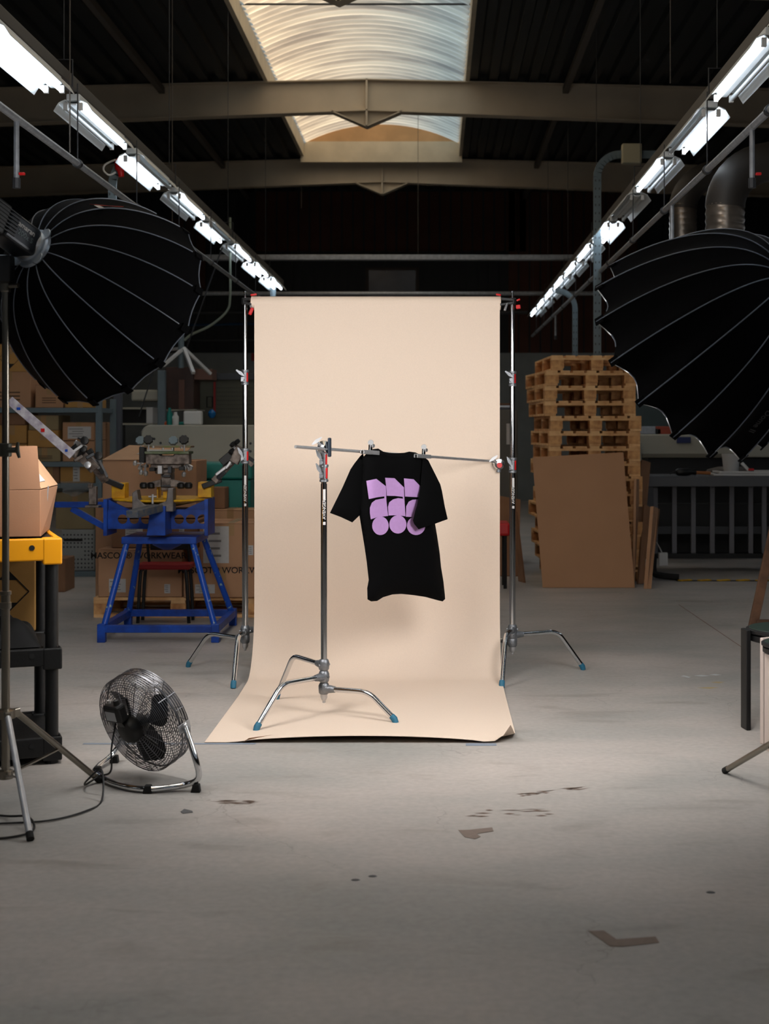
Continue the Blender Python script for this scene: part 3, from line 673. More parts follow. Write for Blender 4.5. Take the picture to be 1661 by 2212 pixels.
# ------------------------------------------------------------------ softboxes
def softbox(lb, Hh, a, e, R, D, ph, prof_ph, power, logo, sag):
    ax = V((math.cos(e)*math.sin(a), math.cos(e)*math.cos(a), math.sin(e))); u = ax.cross(V((0, 0, 1))).normalized(); v = u.cross(ax)
    Hh = V(Hh); C = Hh+ax*D
    t = thing('softbox', lb, 'softbox', Hh)
    r0 = .062
    def S_(th, s_, inset=0):
        # th in rib units (0..16), s_ 0..1 from hub to rim
        k = th % 1; w_ = math.sin(PI*k)
        f = s_*prof_ph; sn = math.sin(f)/math.sin(prof_ph); r = r0+(R-r0)*sn**.86
        d = D*(1-math.cos(f)**1.25)/(1-math.cos(prof_ph)**1.25) if prof_ph > .1 else D*s_
        an = ph+th*PI/8
        ch = math.cos(PI/16)/math.cos((k-.5)*PI/8)
        r *= 1+(ch-1)*1.0-sag*w_*s_**1.3
        d -= D*(.035 if sag > .05 else .008)*w_*max(0, (s_-.8)/.2)
        return Hh+ax*(d+inset)+(u*math.cos(an)+v*math.sin(an))*(r-inset)
    b = MB(); NT, NS = 16*6, 20; vv = []; ff = []
    for j in range(NS+1):
        for i in range(NT): vv.append(S_(i/6, j/NS))
    for j in range(NS):
        for i in range(NT): ff.append((j*NT+i, j*NT+(i+1) % NT, (j+1)*NT+(i+1) % NT, (j+1)*NT+i))
    sh = b.mesh(vv, ff).build('fabric_shell', fabric, t, smooth=True, ang=60)
    b = MB(); vv = [S_(i/6, j/NS, .006) for j in range(NS+1) for i in range(NT)]
    b.mesh(vv, ff).build('inner_lining', silver, sh, smooth=True, ang=60)
    for k in range(16):
        pts = [S_(k, j/24) + (S_(k, j/24)-(Hh+ax*(S_(k, j/24)-Hh).dot(ax))).normalized()*.002 for j in range(25)]
        if logo == 'left': pts = pts[:23]
        MB().tube(pts, .0022, 6).build('seam_piping', piping, t, smooth=True)
        tp = S_(k, 1.0); d_ = (S_(k, 1)-S_(k, .97)).normalized()
        MB().bar(tp-d_*.03, tp+d_*.006, .028, .006, up=ax.cross(d_).cross(d_)).build('rib_pocket', fabric, t)
        if k % 1 == 0:
            rim = [S_(k+(.34+.32*j/4 if logo == 'right' else j/4), 1.0) for j in range(5)]
            MB().tube(rim, .0026, 6).build('rim_binding', piping, t)
    # diffuser with the lamp behind it
    b = MB(); b.lathe([(R*.86, -.05), (R*.7, -.01), (.001, .01)], C-ax*.05, ax, 32, cap=False)
    b.build('diffuser', mat('lit_diffuser', (255, 252, 246), .6, emit=1.2), t, smooth=True)
    l = lamp('softbox_lamp', 'AREA', power, (1.0, .975, .95), shape='DISK', size=R*1.85)
    l.location = C-ax*.012; l.rotation_euler = (-ax).to_track_quat('Z', 'Y').to_euler(); l.parent = t; l.matrix_parent_inverse = wm(t).inverted()
    # speed ring and lamp head
    b = MB(); b.lathe([(.050, -.028), (.060, -.028), (.064, -.022), (.064, -.012), (.074, -.010), (.078, 0), (.076, .010), (.05, .012)], Hh, ax, 40); b.build('speed_ring', mat('grey_ring', (186, 196, 208), .32, .6), t, smooth=True, ang=30)
    b = MB()
    for k in range(4):
        an = PI/4+k*PI/2; c = Hh-ax*.012+(u*math.cos(an)+v*math.sin(an))*.068; b.lathe([(.022, -.003), (.024, 0), (.022, .006)], c, ax, 14)
    b.build('ring_tab', mat('grey_ring', (186, 196, 208), .32, .6), t, smooth=True)
    R3 = M((u, ax, v)).transposed()
    return t, S_, ax, u, v, Hh, C, R3
def nearest(S_, px, py, ths):
    best = None
    for th in ths:
        for j in range(10, 40):
            p = S_(th, j/40); q = (CX+F*p.x/p.y, CY-F*(p.z-H)/p.y); d = (q[0]-px)**2+(q[1]-py)**2
            if best is None or d < best[0]: best = (d, th, j/40)
    return best[1], best[2]
# left
t, S_, ax, u, v, Hh, C, R3 = softbox('big black softbox dome on the left with a logo on its top panel', (-1.445, 5.0, 1.991), .526, -.419, .409, .459, 4.45, 1.45, POWER_L, 'left', .02)
softL = t
fths = [i/10 for i in range(160)]
def front(S_, Hh):       # only the side towards the camera
    return [th for th in fths if (S_(th, .6)-Hh).normalized().dot((V((0, 0, H))-Hh).normalized()) > -.35]
th, s_ = nearest(S_, 222, 448, fths)
p = S_(th, s_); du = (S_(th, s_+.05)-p).normalized(); dt = (S_(th+.1, s_)-p).normalized(); nn = du.cross(dt).normalized()
if nn.dot(p-(Hh+ax*(p-Hh).dot(ax))) < 0: nn = -nn
dt = nn.cross(du)
T = basis(p+nn*.004, du, dt, nn)
MB().prism([(-.045, .020), (.04, -.008), (.075, -.014), (-.005, .004)], T, .001).build('red_logo', mat('logo_red', (236, 84, 66), .6), t)
MB().prism([(-.034, -.03), (-.012, -.03), (-.016, .000), (-.034, .006)], T, .001).build('grey_logo', mat('logo_grey', (190, 184, 180), .6), t)
# lamp head
lampm = mat('lamp_grey', (44, 48, 54), .35, .4)
lt = thing('studio_lamp', 'dark grey studio lamp head fixed behind the left softbox', 'lamp', Hh-ax*.15)
side = V((0, 0, 1))-ax*ax.z; side.normalize(); oth = side.cross(ax).normalized()
R4 = M((oth, ax, side)).transposed()
MB().box(Hh-ax*.105, (.105, .16, .105), R4).build('housing', lampm, lt, bev=.014, seg=3)
MB().box(Hh-ax*.26, (.11, .15, .112), R4).build('rear_housing', mat('lamp_black', (22, 23, 25), .45), lt, bev=.008)
b = MB()
for k in range(7): b.box(Hh-ax*(.20+0*k)+side*(.042-.013*k), (.116, .12, .004), R4)
b.build('cooling_fins', blackp, lt)
MB().lathe([(.052, 0), (.058, .01), (.058, .018), (.050, .02)], Hh-ax*.04, ax, 32).build('mount_ring', satin, lt, smooth=True, ang=30)
cs = -oth if (-oth).dot(V((0, 0, H))-Hh) > 0 else oth
xd = ax; yd = side; zd = xd.cross(yd)
if zd.dot(cs) < 0: xd = ax; 
T = basis(Hh-ax*.10+cs*.054+side*.018, ax if ax.cross(side).dot(cs) > 0 else -ax, side, cs)
text('amaran', .028, lbl, lt, T, 'maker_lettering')
T = basis(Hh-ax*.095+cs*.054-side*.010, ax if ax.cross(side).dot(cs) > 0 else -ax, side, cs)
text('200x S', .027, mat('dim_print', (96, 108, 112), .6), lt, T, 'model_lettering')
# stand
def softstand(lb, bx, by, top, legs, rp=.0135):
    t = thing('light_stand', lb, 'stand', (bx, by, 0))
    b = MB().cyl((bx, by, .42), (bx, by, top), rp*.93, 18); b.build('pole', pewter, t, smooth=True)
    MB().cyl((bx, by, .10), (bx, by, .74), rp*1.1, 18).build('pole', pewter, t, smooth=True)
    MB().lathe([(rp*1.15, 0), (rp*1.5, .004), (rp*1.5, .024), (rp*1.2, .026), (rp*1.2, .05), (rp*1.5, .052), (rp*1.5, .064), (rp, .066)], (bx, by, .70), (0, 0, 1), 18).build('lower_collar', pewter, t, smooth=True, ang=30)
    zc_ = z(972, by)
    b = MB(); b.lathe([(rp*1.3, 0), (rp*1.6, .003), (rp*1.6, .045), (rp*1.3, .048)], (bx, by, zc_-.024), (0, 0, 1), 18); b.cyl((bx+.01, by-.01, zc_), (bx+.045, by-.02, zc_), .010, 12)
    co = b.build('clamp_collar', mat('olive_cast', (66, 66, 58), .45, .5), t, smooth=True, ang=30)
    MB().tube([(bx+.05, by-.02, zc_+.028), (bx+.047, by-.02, zc_), (bx+.055, by-.02, zc_-.028)], [.005, .009, .005], 8).build('wing_knob', mat('olive_cast', (66, 66, 58), .45, .5), co, smooth=True)
    MB().lathe([(rp*1.2, 0), (.034, .002), (.034, .03), (rp*1.3, .036)], (bx, by, .31), (0, 0, 1), 18).build('upper_hub', pewter, t, smooth=True, ang=30)
    MB().lathe([(rp*1.1, 0), (.026, .002), (.026, .03), (rp*1.2, .034)], (bx, by, .095), (0, 0, 1), 18).build('lower_hub', pewter, t, smooth=True, ang=30)
    for (lx, ly) in legs:
        d = V((lx-bx, ly-by, 0)).normalized(); a = V((bx, by, .325))+d*.045; f = V((lx, ly, .012))
        MB().bar((bx, by, .325), a+d*.01, .022, .03).build('leg_bracket', pewter, t, bev=.002)
        lg = MB().tube([a, f], .0115, 14).build('leg', satin if ly < by else pewter, t, smooth=True)
        e_ = (f-a).normalized(); MB().tube([f-e_*.02, f+e_*.006], .013, 12).build('foot_cap', blackr, lg)
        m_ = a+(f-a)*.52
        MB().bar((bx+d.x*.02, by+d.y*.02, .11), m_, .014, .005).build('brace', pewter, t)
    return t
softstand('tripod light stand holding the left softbox at the left edge', -1.531, 4.95, 1.86, [(-1.318, 4.52), (-1.277, 5.27), (-2.0, 5.08)])
b = MB(); tm = thing('tilt_bracket', 'black tilt bracket joining the left lamp head to its stand', 'bracket', (-1.531, 4.95, 1.86))
MB().box((-1.53, 4.95, 1.91), (.05, .06, .10)).build('yoke', blackp, tm, bev=.008)
MB().lathe([(.016, 0), (.018, .004), (.018, .03), (.015, .034)], (-1.531, 4.95, 1.83), (0, 0, 1), 14).build('socket', pewter, tm)
MB().cyl((-1.51, 4.93, 1.85), (-1.475, 4.915, 1.85), .008, 10).build('knob', pewter, tm)
# right
t, S_, ax, u, v, Hh, C, R3 = softbox('large black ribbed softbox dome on the right, scalloped rim', (1.255, 4.9, 1.879), -.717, -.515, .448, .535, 2.06, 1.30, POWER_R, 'right', .085)
best = None
th, s_ = nearest(S_, 1642, 905, fths)
p = S_(th, s_); du = (S_(th, s_+.05)-p).normalized(); dt = (S_(th+.1, s_)-p).normalized(); nn = du.cross(dt).normalized()
if nn.dot(p-(Hh+ax*(p-Hh).dot(ax))) < 0: nn = -nn
T = basis(p+nn*.004, du, nn.cross(du), nn)
text('Dome II', .034, mat('grey_print', (44, 44, 48), .6), t, T, 'panel_lettering')
lt = thing('studio_lamp', 'studio lamp head behind the right softbox, outside the frame', 'lamp', Hh-ax*.15)
MB().box(Hh-ax*.14, (.105, .22, .105), R3).build('housing', lampm, lt, bev=.014)
softstand('tripod light stand of the right softbox, one foot showing at right', 1.36, 4.86, 1.80, [(1.13, 5.41), (1.25, 4.3), (1.95, 4.9)], .0135)
MB().box((1.345, 4.87, 1.83), (.05, .06, .12)).build('yoke', blackp, lt, bev=.008)
# sensible right stand collar is off frame

# ------------------------------------------------------------------ floor fan
fc = V((-1.109, 5.30, .232)); fa = V((.55, .77, .32)).normalized(); fp = V((.814, -.58, 0)).normalized(); fu = fa.cross(fp); fu = fu if fu.z > 0 else -fu
t = thing('floor_fan', 'chrome floor fan with wire cage on a tubular stand', 'fan', (fc.x, fc.y, 0))
RF = .195
def ring(b, r, dz, rad=.0015, seg=44): b.tube([fc+fa*dz+(fp*math.cos(2*PI*k/seg)+fu*math.sin(2*PI*k/seg))*r for k in range(seg)], rad, 4, closed=True)
def cage(name, side_):
    b = MB(); n = 21
    for i in range(n):
        s_ = i/(n-1); r = .05+(RF-.05)*min(1, s_*1.28) if s_ < .78 else RF
        dz = side_*(.062-.018*(r/RF)**2) if s_ < .78 else side_*(.044*(1-(s_-.78)/.22)+.002)
        ring(b, r, dz)
    for k in range(20):
        a = 2*PI*k/20; d = fp*math.cos(a)+fu*math.sin(a)
        b.tube([fc+fa*side_*(.062-.018*q*q)+d*RF*q for q in (.25, .5, .75, .93, 1)]+[fc+fa*side_*.002+d*RF], .0014, 4)
    ring(b, RF, side_*.002, .003)
    return b.build(name, mat('cage_wire', (104, 104, 108), .35, .85), t, smooth=True)
cage('rear_grille', -1); cage('front_grille', 1)
b = MB(); b.lathe([(.01, -.105), (.042, -.100), (.052, -.085), (.052, -.05), (.035, -.01)], fc, fa, 28); b.build('motor', blackp, t, smooth=True)
cb_ = fc-fa*.105+fu*.085-fp*.02
Rf = M((fp, fa, fu)).transposed()
cbx = MB().box(cb_, (.085, .05, .072), Rf).build('control_box', blackp, t, bev=.014, seg=3)
MB().box(cb_-fa*.0262-fu*.004, (.052, .002, .036), Rf).build('label_plate', mat('grey_label', (186, 186, 190), .6), cbx)
MB().lathe([(.012, 0), (.011, .018), (.004, .02)], cb_+fu*.036+fp*.02, fu, 14).build('dial', blackp, cbx)
MB().lathe([(.007, 0), (.006, .012)], cb_+fu*.036-fp*.022, fu, 10).build('switch', lbl, cbx)
b = MB(); b.bar(fc-fa*.08, cb_, .03, .03, up=fp)
for k in range(3):
    a = PI/2+k*2*PI/3; d = fp*math.cos(a)+fu*math.sin(a); b.bar(fc-fa*.06, fc-fa*.055+d*.12, .008, .006, up=fa)
b.build('motor_bracket', blackp, t)
bl = mat('blade_dark', (52, 52, 56), .35, .6)
for k in range(3):
    a0 = .5+k*2*PI/3; vv = []; ff = []
    for i in range(7):
        for j in range(5):
            r = .03+(.175-.03)*i/6; wd = .35+.75*math.sin(PI*min(1, i/6*.9+.1))
            a = a0+(j/4-.5)*wd; vv.append(fc+(fp*math.cos(a)+fu*math.sin(a))*r+fa*((j/4-.5)*.04))
    for i in range(6):
        for j in range(4): q = i*5+j; ff.append((q, q+1, q+6, q+5))
    MB().mesh(vv, ff).build('blade', bl, t, smooth=True, ang=80, solid=.0015)
pR = fc+fp*.213; pL = fc-fp*.213
pts = [pR+V((0, 0, .01)), V((-.885, 5.12, .13)), V((-.875, 5.13, .055)), V((-.93, 5.15, .022)), V((-1.07, 5.12, .014)), V((-1.2, 5.20, .014)), V((-1.31, 5.36, .014)), V((-1.325, 5.47, .014)), V((-1.30, 5.57, .03)), V((-1.265, 5.60, .09)), V((-1.285, 5.53, .17)), pL+V((0, 0, .01))]
MB().tube(spline(pts, 7), .0115, 14).build('tube_stand', chrome, t, smooth=True)
for p in (V((-.885, 5.135, 0)), V((-1.06, 5.12, 0)), V((-1.29, 5.585, 0)), V((-1.315, 5.40, 0))):
    MB().prism([(-.018, 0), (.018, 0), (.014, .03), (-.010, .03)], faceY(p+V((0, .014, 0))), .028).build('rubber_foot', blackr, t, bev=.003)
for p, s_ in ((pR, 1), (pL, -1)):
    b = MB(); b.lathe([(.012, 0), (.015, .004), (.013, .016)], p, fp*s_, 14); b.bar(p-fa*.03, p+fa*.03, .004, .03, up=fu); b.build('pivot_knob', satin, t, smooth=True, ang=30)
cordm = mat('black_cord', (18, 19, 21), .5)
cp = [cb_-fu*.036-fa*.01, V((-1.20, 5.15, .16)), V((-1.215, 5.2, .06)), V((-1.27, 5.25, .03)), V((-1.31, 5.2, .01)), V((-1.28, 5.12, .05)), V((-1.225, 5.10, .09)), V((-1.20, 5.0, .006)), V((-1.22, 4.86, .006)), V((-1.32, 4.74, .006)), V((-1.5, 4.70, .006)), V((-1.7, 4.66, .006))]
MB().tube(spline(cp, 6), .0036, 8).build('power_cord', cordm, t, smooth=True)
cc = [V((-1.75, 4.92, .006)), V((-1.5, 4.80, .006)), V((-1.38, 4.70, .03)), V((-1.335, 4.62, .012)), V((-1.37, 4.56, .006)), V((-1.5, 4.52, .006)), V((-1.7, 4.55, .006))]
o = MB().tube(spline(cc, 8), .004, 8).build('extension_cord', cordm, smooth=True); tag(o, 'black cable looped on the floor around the left tripod leg', 'cord')

# ------------------------------------------------------------------ boxes
def carton(px0, px1, py0, py1, Y, dep, lb, m=CB, zb=None, rz=0, grp=None, tape=True, label_=None, name='cardboard_box', words=None, extra=None, wsize=.05, woff=(0, .0)):
    a, c = P(px0, py0, Y), P(px1, py1, Y); z0 = c.z if zb is None else zb; z1 = a.z
    x0, x1 = a.x, c.x; cx_ = (x0+x1)/2; W, Hh_ = x1-x0, z1-z0
    t = thing(name, lb, 'box', (cx_, Y+dep/2, z0), rz, grp)
    R = M.Rotation(rz, 3, 'Z'); T0 = M.Translation((cx_, Y+dep/2, z0)) @ M.Rotation(rz, 4, 'Z')
    b = MB(); bm_ = b.box((0, 0, Hh_/2), (W, dep, Hh_)); b.bm.transform(T0)
    b.build('carton', m, t, bev=min(.006, W*.05))
    b = MB(); b.box((0, 0, Hh_-.001), (W*.98, .004, .005)); b.box((0, -dep/2+.0005, Hh_*.985), (W*.97, .004, .003)); b.bm.transform(T0); b.build('flap_seam', CD, t)
    if tape:
        b = MB(); b.box((0, 0, Hh_+.0006), (.05, dep, .001)); b.box((0, -dep/2-.0008, Hh_-.045), (.05, .001, .09)) if tape == 1 else b.box((0, -dep/2-.0008, Hh_*.5), (.05, .001, Hh_)); b.bm.transform(T0); b.build('tape', tapem, t)
    for q in (label_ or []):
        u0, u1, v0, v1 = q[:4]          # fractions of the front face
        b = MB(); b.box((-W/2+(u0+u1)/2*W, -dep/2-.001, (1-(v0+v1)/2)*Hh_), ((u1-u0)*W, .0012, (v1-v0)*Hh_)); b.bm.transform(T0); lo = b.build('shipping_label', lbl, t)
        b = MB(); n_ = 4
        for k in range(n_):
            b.box((-W/2+(u0+(u1-u0)*(.45 if k % 2 else .35))*W, -dep/2-.002, (1-(v0+(v1-v0)*(k+1)/(n_+1)))*Hh_), ((u1-u0)*W*(.5 if k % 2 else .6), .0008, (v1-v0)*Hh_*.06))
        b.bm.transform(T0); b.build('printed_lines', mat('grey_ink', (120, 118, 118), .8), lo)
    if words:
        text(words, wsize, ink, t, T0 @ M.Translation((woff[0]*W, -dep/2-.0015, Hh_*woff[1])) @ M.Rotation(PI/2, 4, 'X'), 'box_lettering')
    if extra == 'diamond':
        b = MB(); s_ = min(W, Hh_)*.38
        for sg in (1, -1): b.mesh([(-s_*.45, -dep/2-.001, Hh_/2+sg*s_*.55), (s_*.45, -dep/2-.001, Hh_/2+sg*s_*.55), (0, -dep/2-.001, Hh_/2+sg*s_)], [(0, 1, 2)])
        for (x_, z_), (x2, z2) in zip(((0, s_), (s_, 0), (0, -s_), (-s_, 0)), ((s_, 0), (0, -s_), (-s_, 0), (0, s_))): b.bar((x_, -dep/2-.001, Hh_/2+z_), (x2, -dep/2-.001, Hh_/2+z2), .001, .004, up=(0, 1, 0)) if False else b.bar((x_, -dep/2-.0012, Hh_/2+z_), (x2, -dep/2-.0012, Hh_/2+z2), .004, .001, up=(0, 1, 0))
        b.bm.transform(T0); b.build('printed_diamond', ink, t)
    if extra == 'lines':
        b = MB()
        for k in range(3): b.box((.0, -dep/2-.001, Hh_*(.22+.10*k)), (W*.5, .001, Hh_*.035))
        b.bm.transform(T0); b.build('printed_lines', mat('brown_ink', (84, 62, 44), .8), t)
    return t
# steel shelving unit at the left
YS = 12.6
t = thing('shelving_unit', 'grey blue steel shelving unit full of boxes at the left', 'shelf', (-3.9, YS+.25, 0))
xr = P(214, 0, YS).x; xl = xr-1.9
for x in (xl, xr):
    for y in (YS, YS+.55): MB().bb((x-.028, y-.02, 0), (x+.028, y+.02, 1.62)).build('post', steelb, t, bev=.003)
for zz in (1.53, 1.04, .845, .045):
    MB().bb((xl, YS-.025, zz-.045), (xr, YS+.57, zz)).build('shelf_board', steelb, t, bev=.003)
sh = .001
B = [ # px0 px1 py0 py1 shelf z, label, material, extras
 (-20, 62, 743, 800, 'b', 'yellowish box with black arrows on the top of the left shelving', CYE, dict(extra='diamond', zb=1.53+.325+.002)),
 (-25, 66, 802, 878, 0, 'large plain box under the arrow box on the top shelf', CB, dict(zb=1.531, extra='lines')),
 (76, 136, 831, 878, 0, 'smaller box beside the large one on the top shelf', CB, dict(zb=1.531, extra='lines')),
 (140, 206, 862, 878, 0, 'flat yellowish box at the right end of the top shelf', CYE, dict(zb=1.531)),
 (-5, 54, 892, 917, 0, 'upper left box on the second shelf behind the tripod pole', CD, dict(zb=P(0, 917.5, YS).z, tape=False)),
 (-5, 57, 918, 958, 0, 'brown box with dark label below the upper left one', CYE, dict(zb=P(0, 958, YS).z)),
 (-5, 57, 959, 995, 0, 'lowest box in the left column on the second shelf', CYE, dict(zb=1.041)),
 (62, 126, 897, 928, 0, 'khaki box topping the middle column on the second shelf', CK, dict(zb=P(0, 929, YS).z)),
 (60, 126, 929, 966, 0, 'yellow brown box in the middle of the second shelf', CYE, dict(zb=P(0, 966.5, YS).z)),
 (62, 130, 967, 995, 0, 'khaki box with dark lettering at the bottom of the middle column', CK, dict(zb=1.041, extra='lines')),
 (135, 205, 912, 951, 0, 'box with a large white label near the shelf post', CB, dict(zb=P(0, 951.5, YS).z, label_=[(.16, .88, .24, .9)])),
 (135, 205, 952, 995, 0, 'box under the one with the large white label', CB, dict(zb=1.041, label_=[(.35, .7, .05, .4)])),
 (88, 128, 1008, 1044, 0, 'dark narrow box on the third shelf', CD, dict(zb=.846)),
 (130, 203, 1008, 1044, 0, 'box with white tape over its front on the third shelf', CYE, dict(zb=.846, label_=[(.38, .58, .0, .9)])),
 (120, 203, 1063, 1146, 0, 'big khaki box resting on the white perforated crate', CK, dict(zb=.428)),
]
for q in B: carton(q[0], q[1], q[2], q[3], YS+.02, .42, q[5], q[6], grp='boxes on the steel shelving', **q[7])
o = thing('plastic_crate', 'white perforated plastic crate on the lowest shelf', 'crate', P(168, 1240, YS+.02))
a, c = P(132, 1150, YS+.02), P(205, 1224, YS+.02)
MB().bb((a.x, a.y, .047), (c.x, a.y+.42, .426)).build('crate_shell', mat('crate_white', (150, 152, 150), .5), o, bev=.012)
b = MB(); W = c.x-a.x
for i in range(9):
    for j in range(9):
        if j in (3, 4) and i < 6: continue
        b.box((a.x+W*(.08+.105*i), a.y-.001, .08+.037*j), (.014, .003, .014))
b.build('holes', darkst, o); MB().box((a.x+W*.36, a.y-.002, .33), (W*.55, .003, .022)).build('black_strip', ink, o)
carton(204, 232, 912, 1000, 13.3, .3, 'box standing behind the right post of the steel shelving', CB, zb=.0, tape=False)
t = thing('plastic_sheet', 'crumpled clear plastic film hanging over the third shelf', 'film', P(160, 1060, 12.5))
vv = []; ff = []
for j in range(9):
    for i in range(13):
        f_ = j/8; px = 128+i*5.6+f_*8; py = 1040+f_*34*(1-abs(i/12-.35)*.9)
        p = P(px, py, 12.52); p.y += .03*math.sin(i*1.9+j*1.3); vv.append(p)
for j in range(8):
    for i in range(12): q = j*13+i; ff.append((q, q+1, q+14, q+13))
MB().mesh(vv, ff).build('film', clear, t, smooth=True, solid=.002)

# boxes on a pallet behind the press
def pallet(lb, x, y, z_, rz, W=1.2, D=.8, grp=None, first=[None]):
    if first[0] is None or (W, D) != first[0][1]:
        t = bpy.data.objects.new('wooden_pallet', None); COL.objects.link(t); t.empty_display_size = .1
        for k in range(7): MB().box((0, -D/2+.05+k*(D-.1)/6, .133), (W, .085 if k % 2 else .1, .022)).build('top_board', pal, t, bev=.002)
        for xx in (-1, 0, 1): MB().box((xx*(W/2-.05), 0, .111), (.10, D, .022)).build('stringer_board', pal, t)
        for yy in (-1, 0, 1):
            MB().box((0, yy*(D/2-.05), .011), (W, .1, .022)).build('bottom_board', pal, t, bev=.002)
            for xx in (-1, 0, 1): MB().box((xx*(W/2-.055), yy*(D/2-.055), .061), (.11, .11, .078)).build('block', palb, t, bev=.003)
        first[0] = (t, (W, D)); o = t
    else: o = dup(first[0][0])
    o.location = (x, y, z_); o.rotation_euler = (0, 0, rz); tag(o, lb, 'pallet', grp); return o
YP = 9.86
pa = P(202, 1339, YP).x
for k, (xx, lb) in enumerate(((pa+.6, 'pallet under the branded boxes behind the blue press'),)):
    pallet(lb, xx, YP+.4, 0, 0)
zp = .146
word = 'MASCOT® WORKWEAR'
carton(212, 393, 1186, 0, YP, .5, 'wide box with black lettering at the lower left of the pallet load', CB, zb=zp, words=word, wsize=.062, woff=(-.02, .86), label_=[(.13, .33, .62, .90), (.79, .86, .73, .92)])
z1_ = P(0, 1186, YP).z+.003
carton(241, 428, 1123, 0, YP+.05, .45, 'middle box of the pallet load behind the press top', CD, zb=z1_, label_=[(.16, .36, .28, .62), (.78, .84, .2, .5)])
carton(396, 566, 1226, 0, YP-.03, .5, 'wide box with black lettering at the lower right of the pallet load', CB, zb=zp, words=word, wsize=.062, woff=(.04, .90), label_=[(.15, .40, .56, .86)])
z2_ = P(0, 1226, YP).z+.003
carton(431, 566, 1130, 0, YP-.03, .5, 'box with a large white paper sheet above the lower right one', CB, zb=z2_, label_=[(.06, .47, .07, .90), (.78, .86, .50, .72)])
carton(420, 575, 1100, 0, YP+.86, .24, 'pale box with tape at the back right of the pallet load', CP, zb=.0, tape=1)
carton(206, 246, 1078, 0, YP+.62, .35, 'tall narrow box at the back left behind the pallet', CB, zb=.0, tape=False)
zz3 = P(0, 1123, YP).z+.003
carton(221, 424, 995, 0, YP+.12, .46, 'very large box high behind the press heads', CB, zb=zz3+.001, tape=False, label_=None)
p0 = P(221, 995, YP+.12); zt_ = p0.z+.006
b = MB(); b.mesh([(p0.x, YP+.12, zt_), (p0.x+.55, YP+.12, zt_), (p0.x+.58, YP+.45, zt_+.085), (p0.x+.12, YP+.45, zt_+.10)], [(0, 1, 2, 3)])
o = b.build('cardboard_flap', CP, solid=.004); tag(o, 'raised pale lid flap of the very large box with a white label', 'flap')
MB().mesh([(p0.x+.22, YP+.25, zt_+.040), (p0.x+.46, YP+.25, zt_+.039), (p0.x+.47, YP+.36, zt_+.069), (p0.x+.26, YP+.36, zt_+.071)], [(0, 1, 2, 3)]).build('shipping_label', lbl, o, solid=.001)
carton(447, 486, 1053, 1116, 10.74, .2, 'small dark brown box right of the press', CD, zb=P(0, 1100, YP+.86).z+.003, tape=False)
t = thing('plastic_tub', 'teal plastic storage tub behind the right arm of the press', 'tub', P(480, 1260, 11.0))
a, c = P(424, 1000, 11), P(541, 1120, 11)
MB().bb((a.x, 11, 0), (c.x, 11.5, P(0, 1036, 11).z)).build('tub_body', teal, t, bev=.02)
MB().bb((a.x-.015, 10.985, P(0, 1035, 11).z), (c.x+.015, 11.5, a.z)).build('lid', teal, t, bev=.015)
tag(MB().bb(P(528, 1080, 11.56), V((P(575, 0, 11.56).x, 11.9, 0))).build('plastic_tub', mat('grey_plastic', (84, 88, 88), .5), bev=.02), 'grey plastic tub beside the teal one at the paper edge', 'tub')
# long beige machine cover behind
t = thing('machine_cabinet', 'long pale grey machine cabinet with rounded corner behind the press', 'cabinet', P(430, 1240, 12.6))
a, c = P(305, 918, 12.6), P(700, 1240, 12.6)
T = M.Translation((0, 13.2, 0)) @ M.Rotation(PI/2, 4, 'X')
pr = [(a.x, 0), (c.x, 0), (c.x, a.z)]+[(a.x+.08-.08*math.sin(q*PI/12), a.z-.08+.08*math.cos(q*PI/12)) for q in range(7)]
MB().prism(pr, T, .6).build('cover', beige, t, bev=.01)
b = MB()
for px, py in ((333, 948), (347, 957), (331, 974), (541, 958), (541, 975), (541, 1000)): b.lathe([(.012, 0), (.012, .004)], P(px, py, 12.6)+V((0, .001, 0)), (0, -1, 0), 10)
b.build('bolt', darkst, t)

# ------------------------------------------------------------------ blue screen printing press
YC = 9.1; XC = -1.755
t = thing('printing_press', 'blue screen printing press with yellow turntable and folded print arms', 'press', (XC, YC, 0))
fx0, fx1, fy0, fy1 = -2.115, -1.36, 8.71, 9.50
for x in (fx0+.02, fx1-.02):
    for y in (fy0+.02, fy1-.02): MB().bb((x-.025, y-.025, 0), (x+.025, y+.025, .115)).build('foot', blue, t, bev=.003)
for y in (fy0+.02, fy1-.02): MB().bb((fx0, y-.022, .062), (fx1, y+.022, .108)).build('base_rail', blue, t, bev=.003)
for x in (fx0+.02, fx1-.02): MB().bb((x-.022, fy0, .062), (x+.022, fy1, .108)).build('base_rail', blue, t, bev=.003)
tx0, tx1, ty0, ty1 = -2.005, -1.525, 8.87, 9.34
for sx in (0, 1):
    for sy in (0, 1):
        MB().tube([(fx0+.03 if not sx else fx1-.03, fy0+.04 if not sy else fy1-.04, .10), (tx0+.03 if not sx else tx1-.03, ty0+.03 if not sy else ty1-.03, .615)], .020, 14).build('leg', chipped, t, smooth=True)
MB().bb((tx0, ty0, .605), (tx1, ty1, .65)).build('top_plate', blue, t, bev=.005)
MB().lathe([(.03, 0), (.09, .03), (.12, .06)], (XC, YC, .55), (0, 0, 1), 24).build('bearing', blue, t, smooth=True)
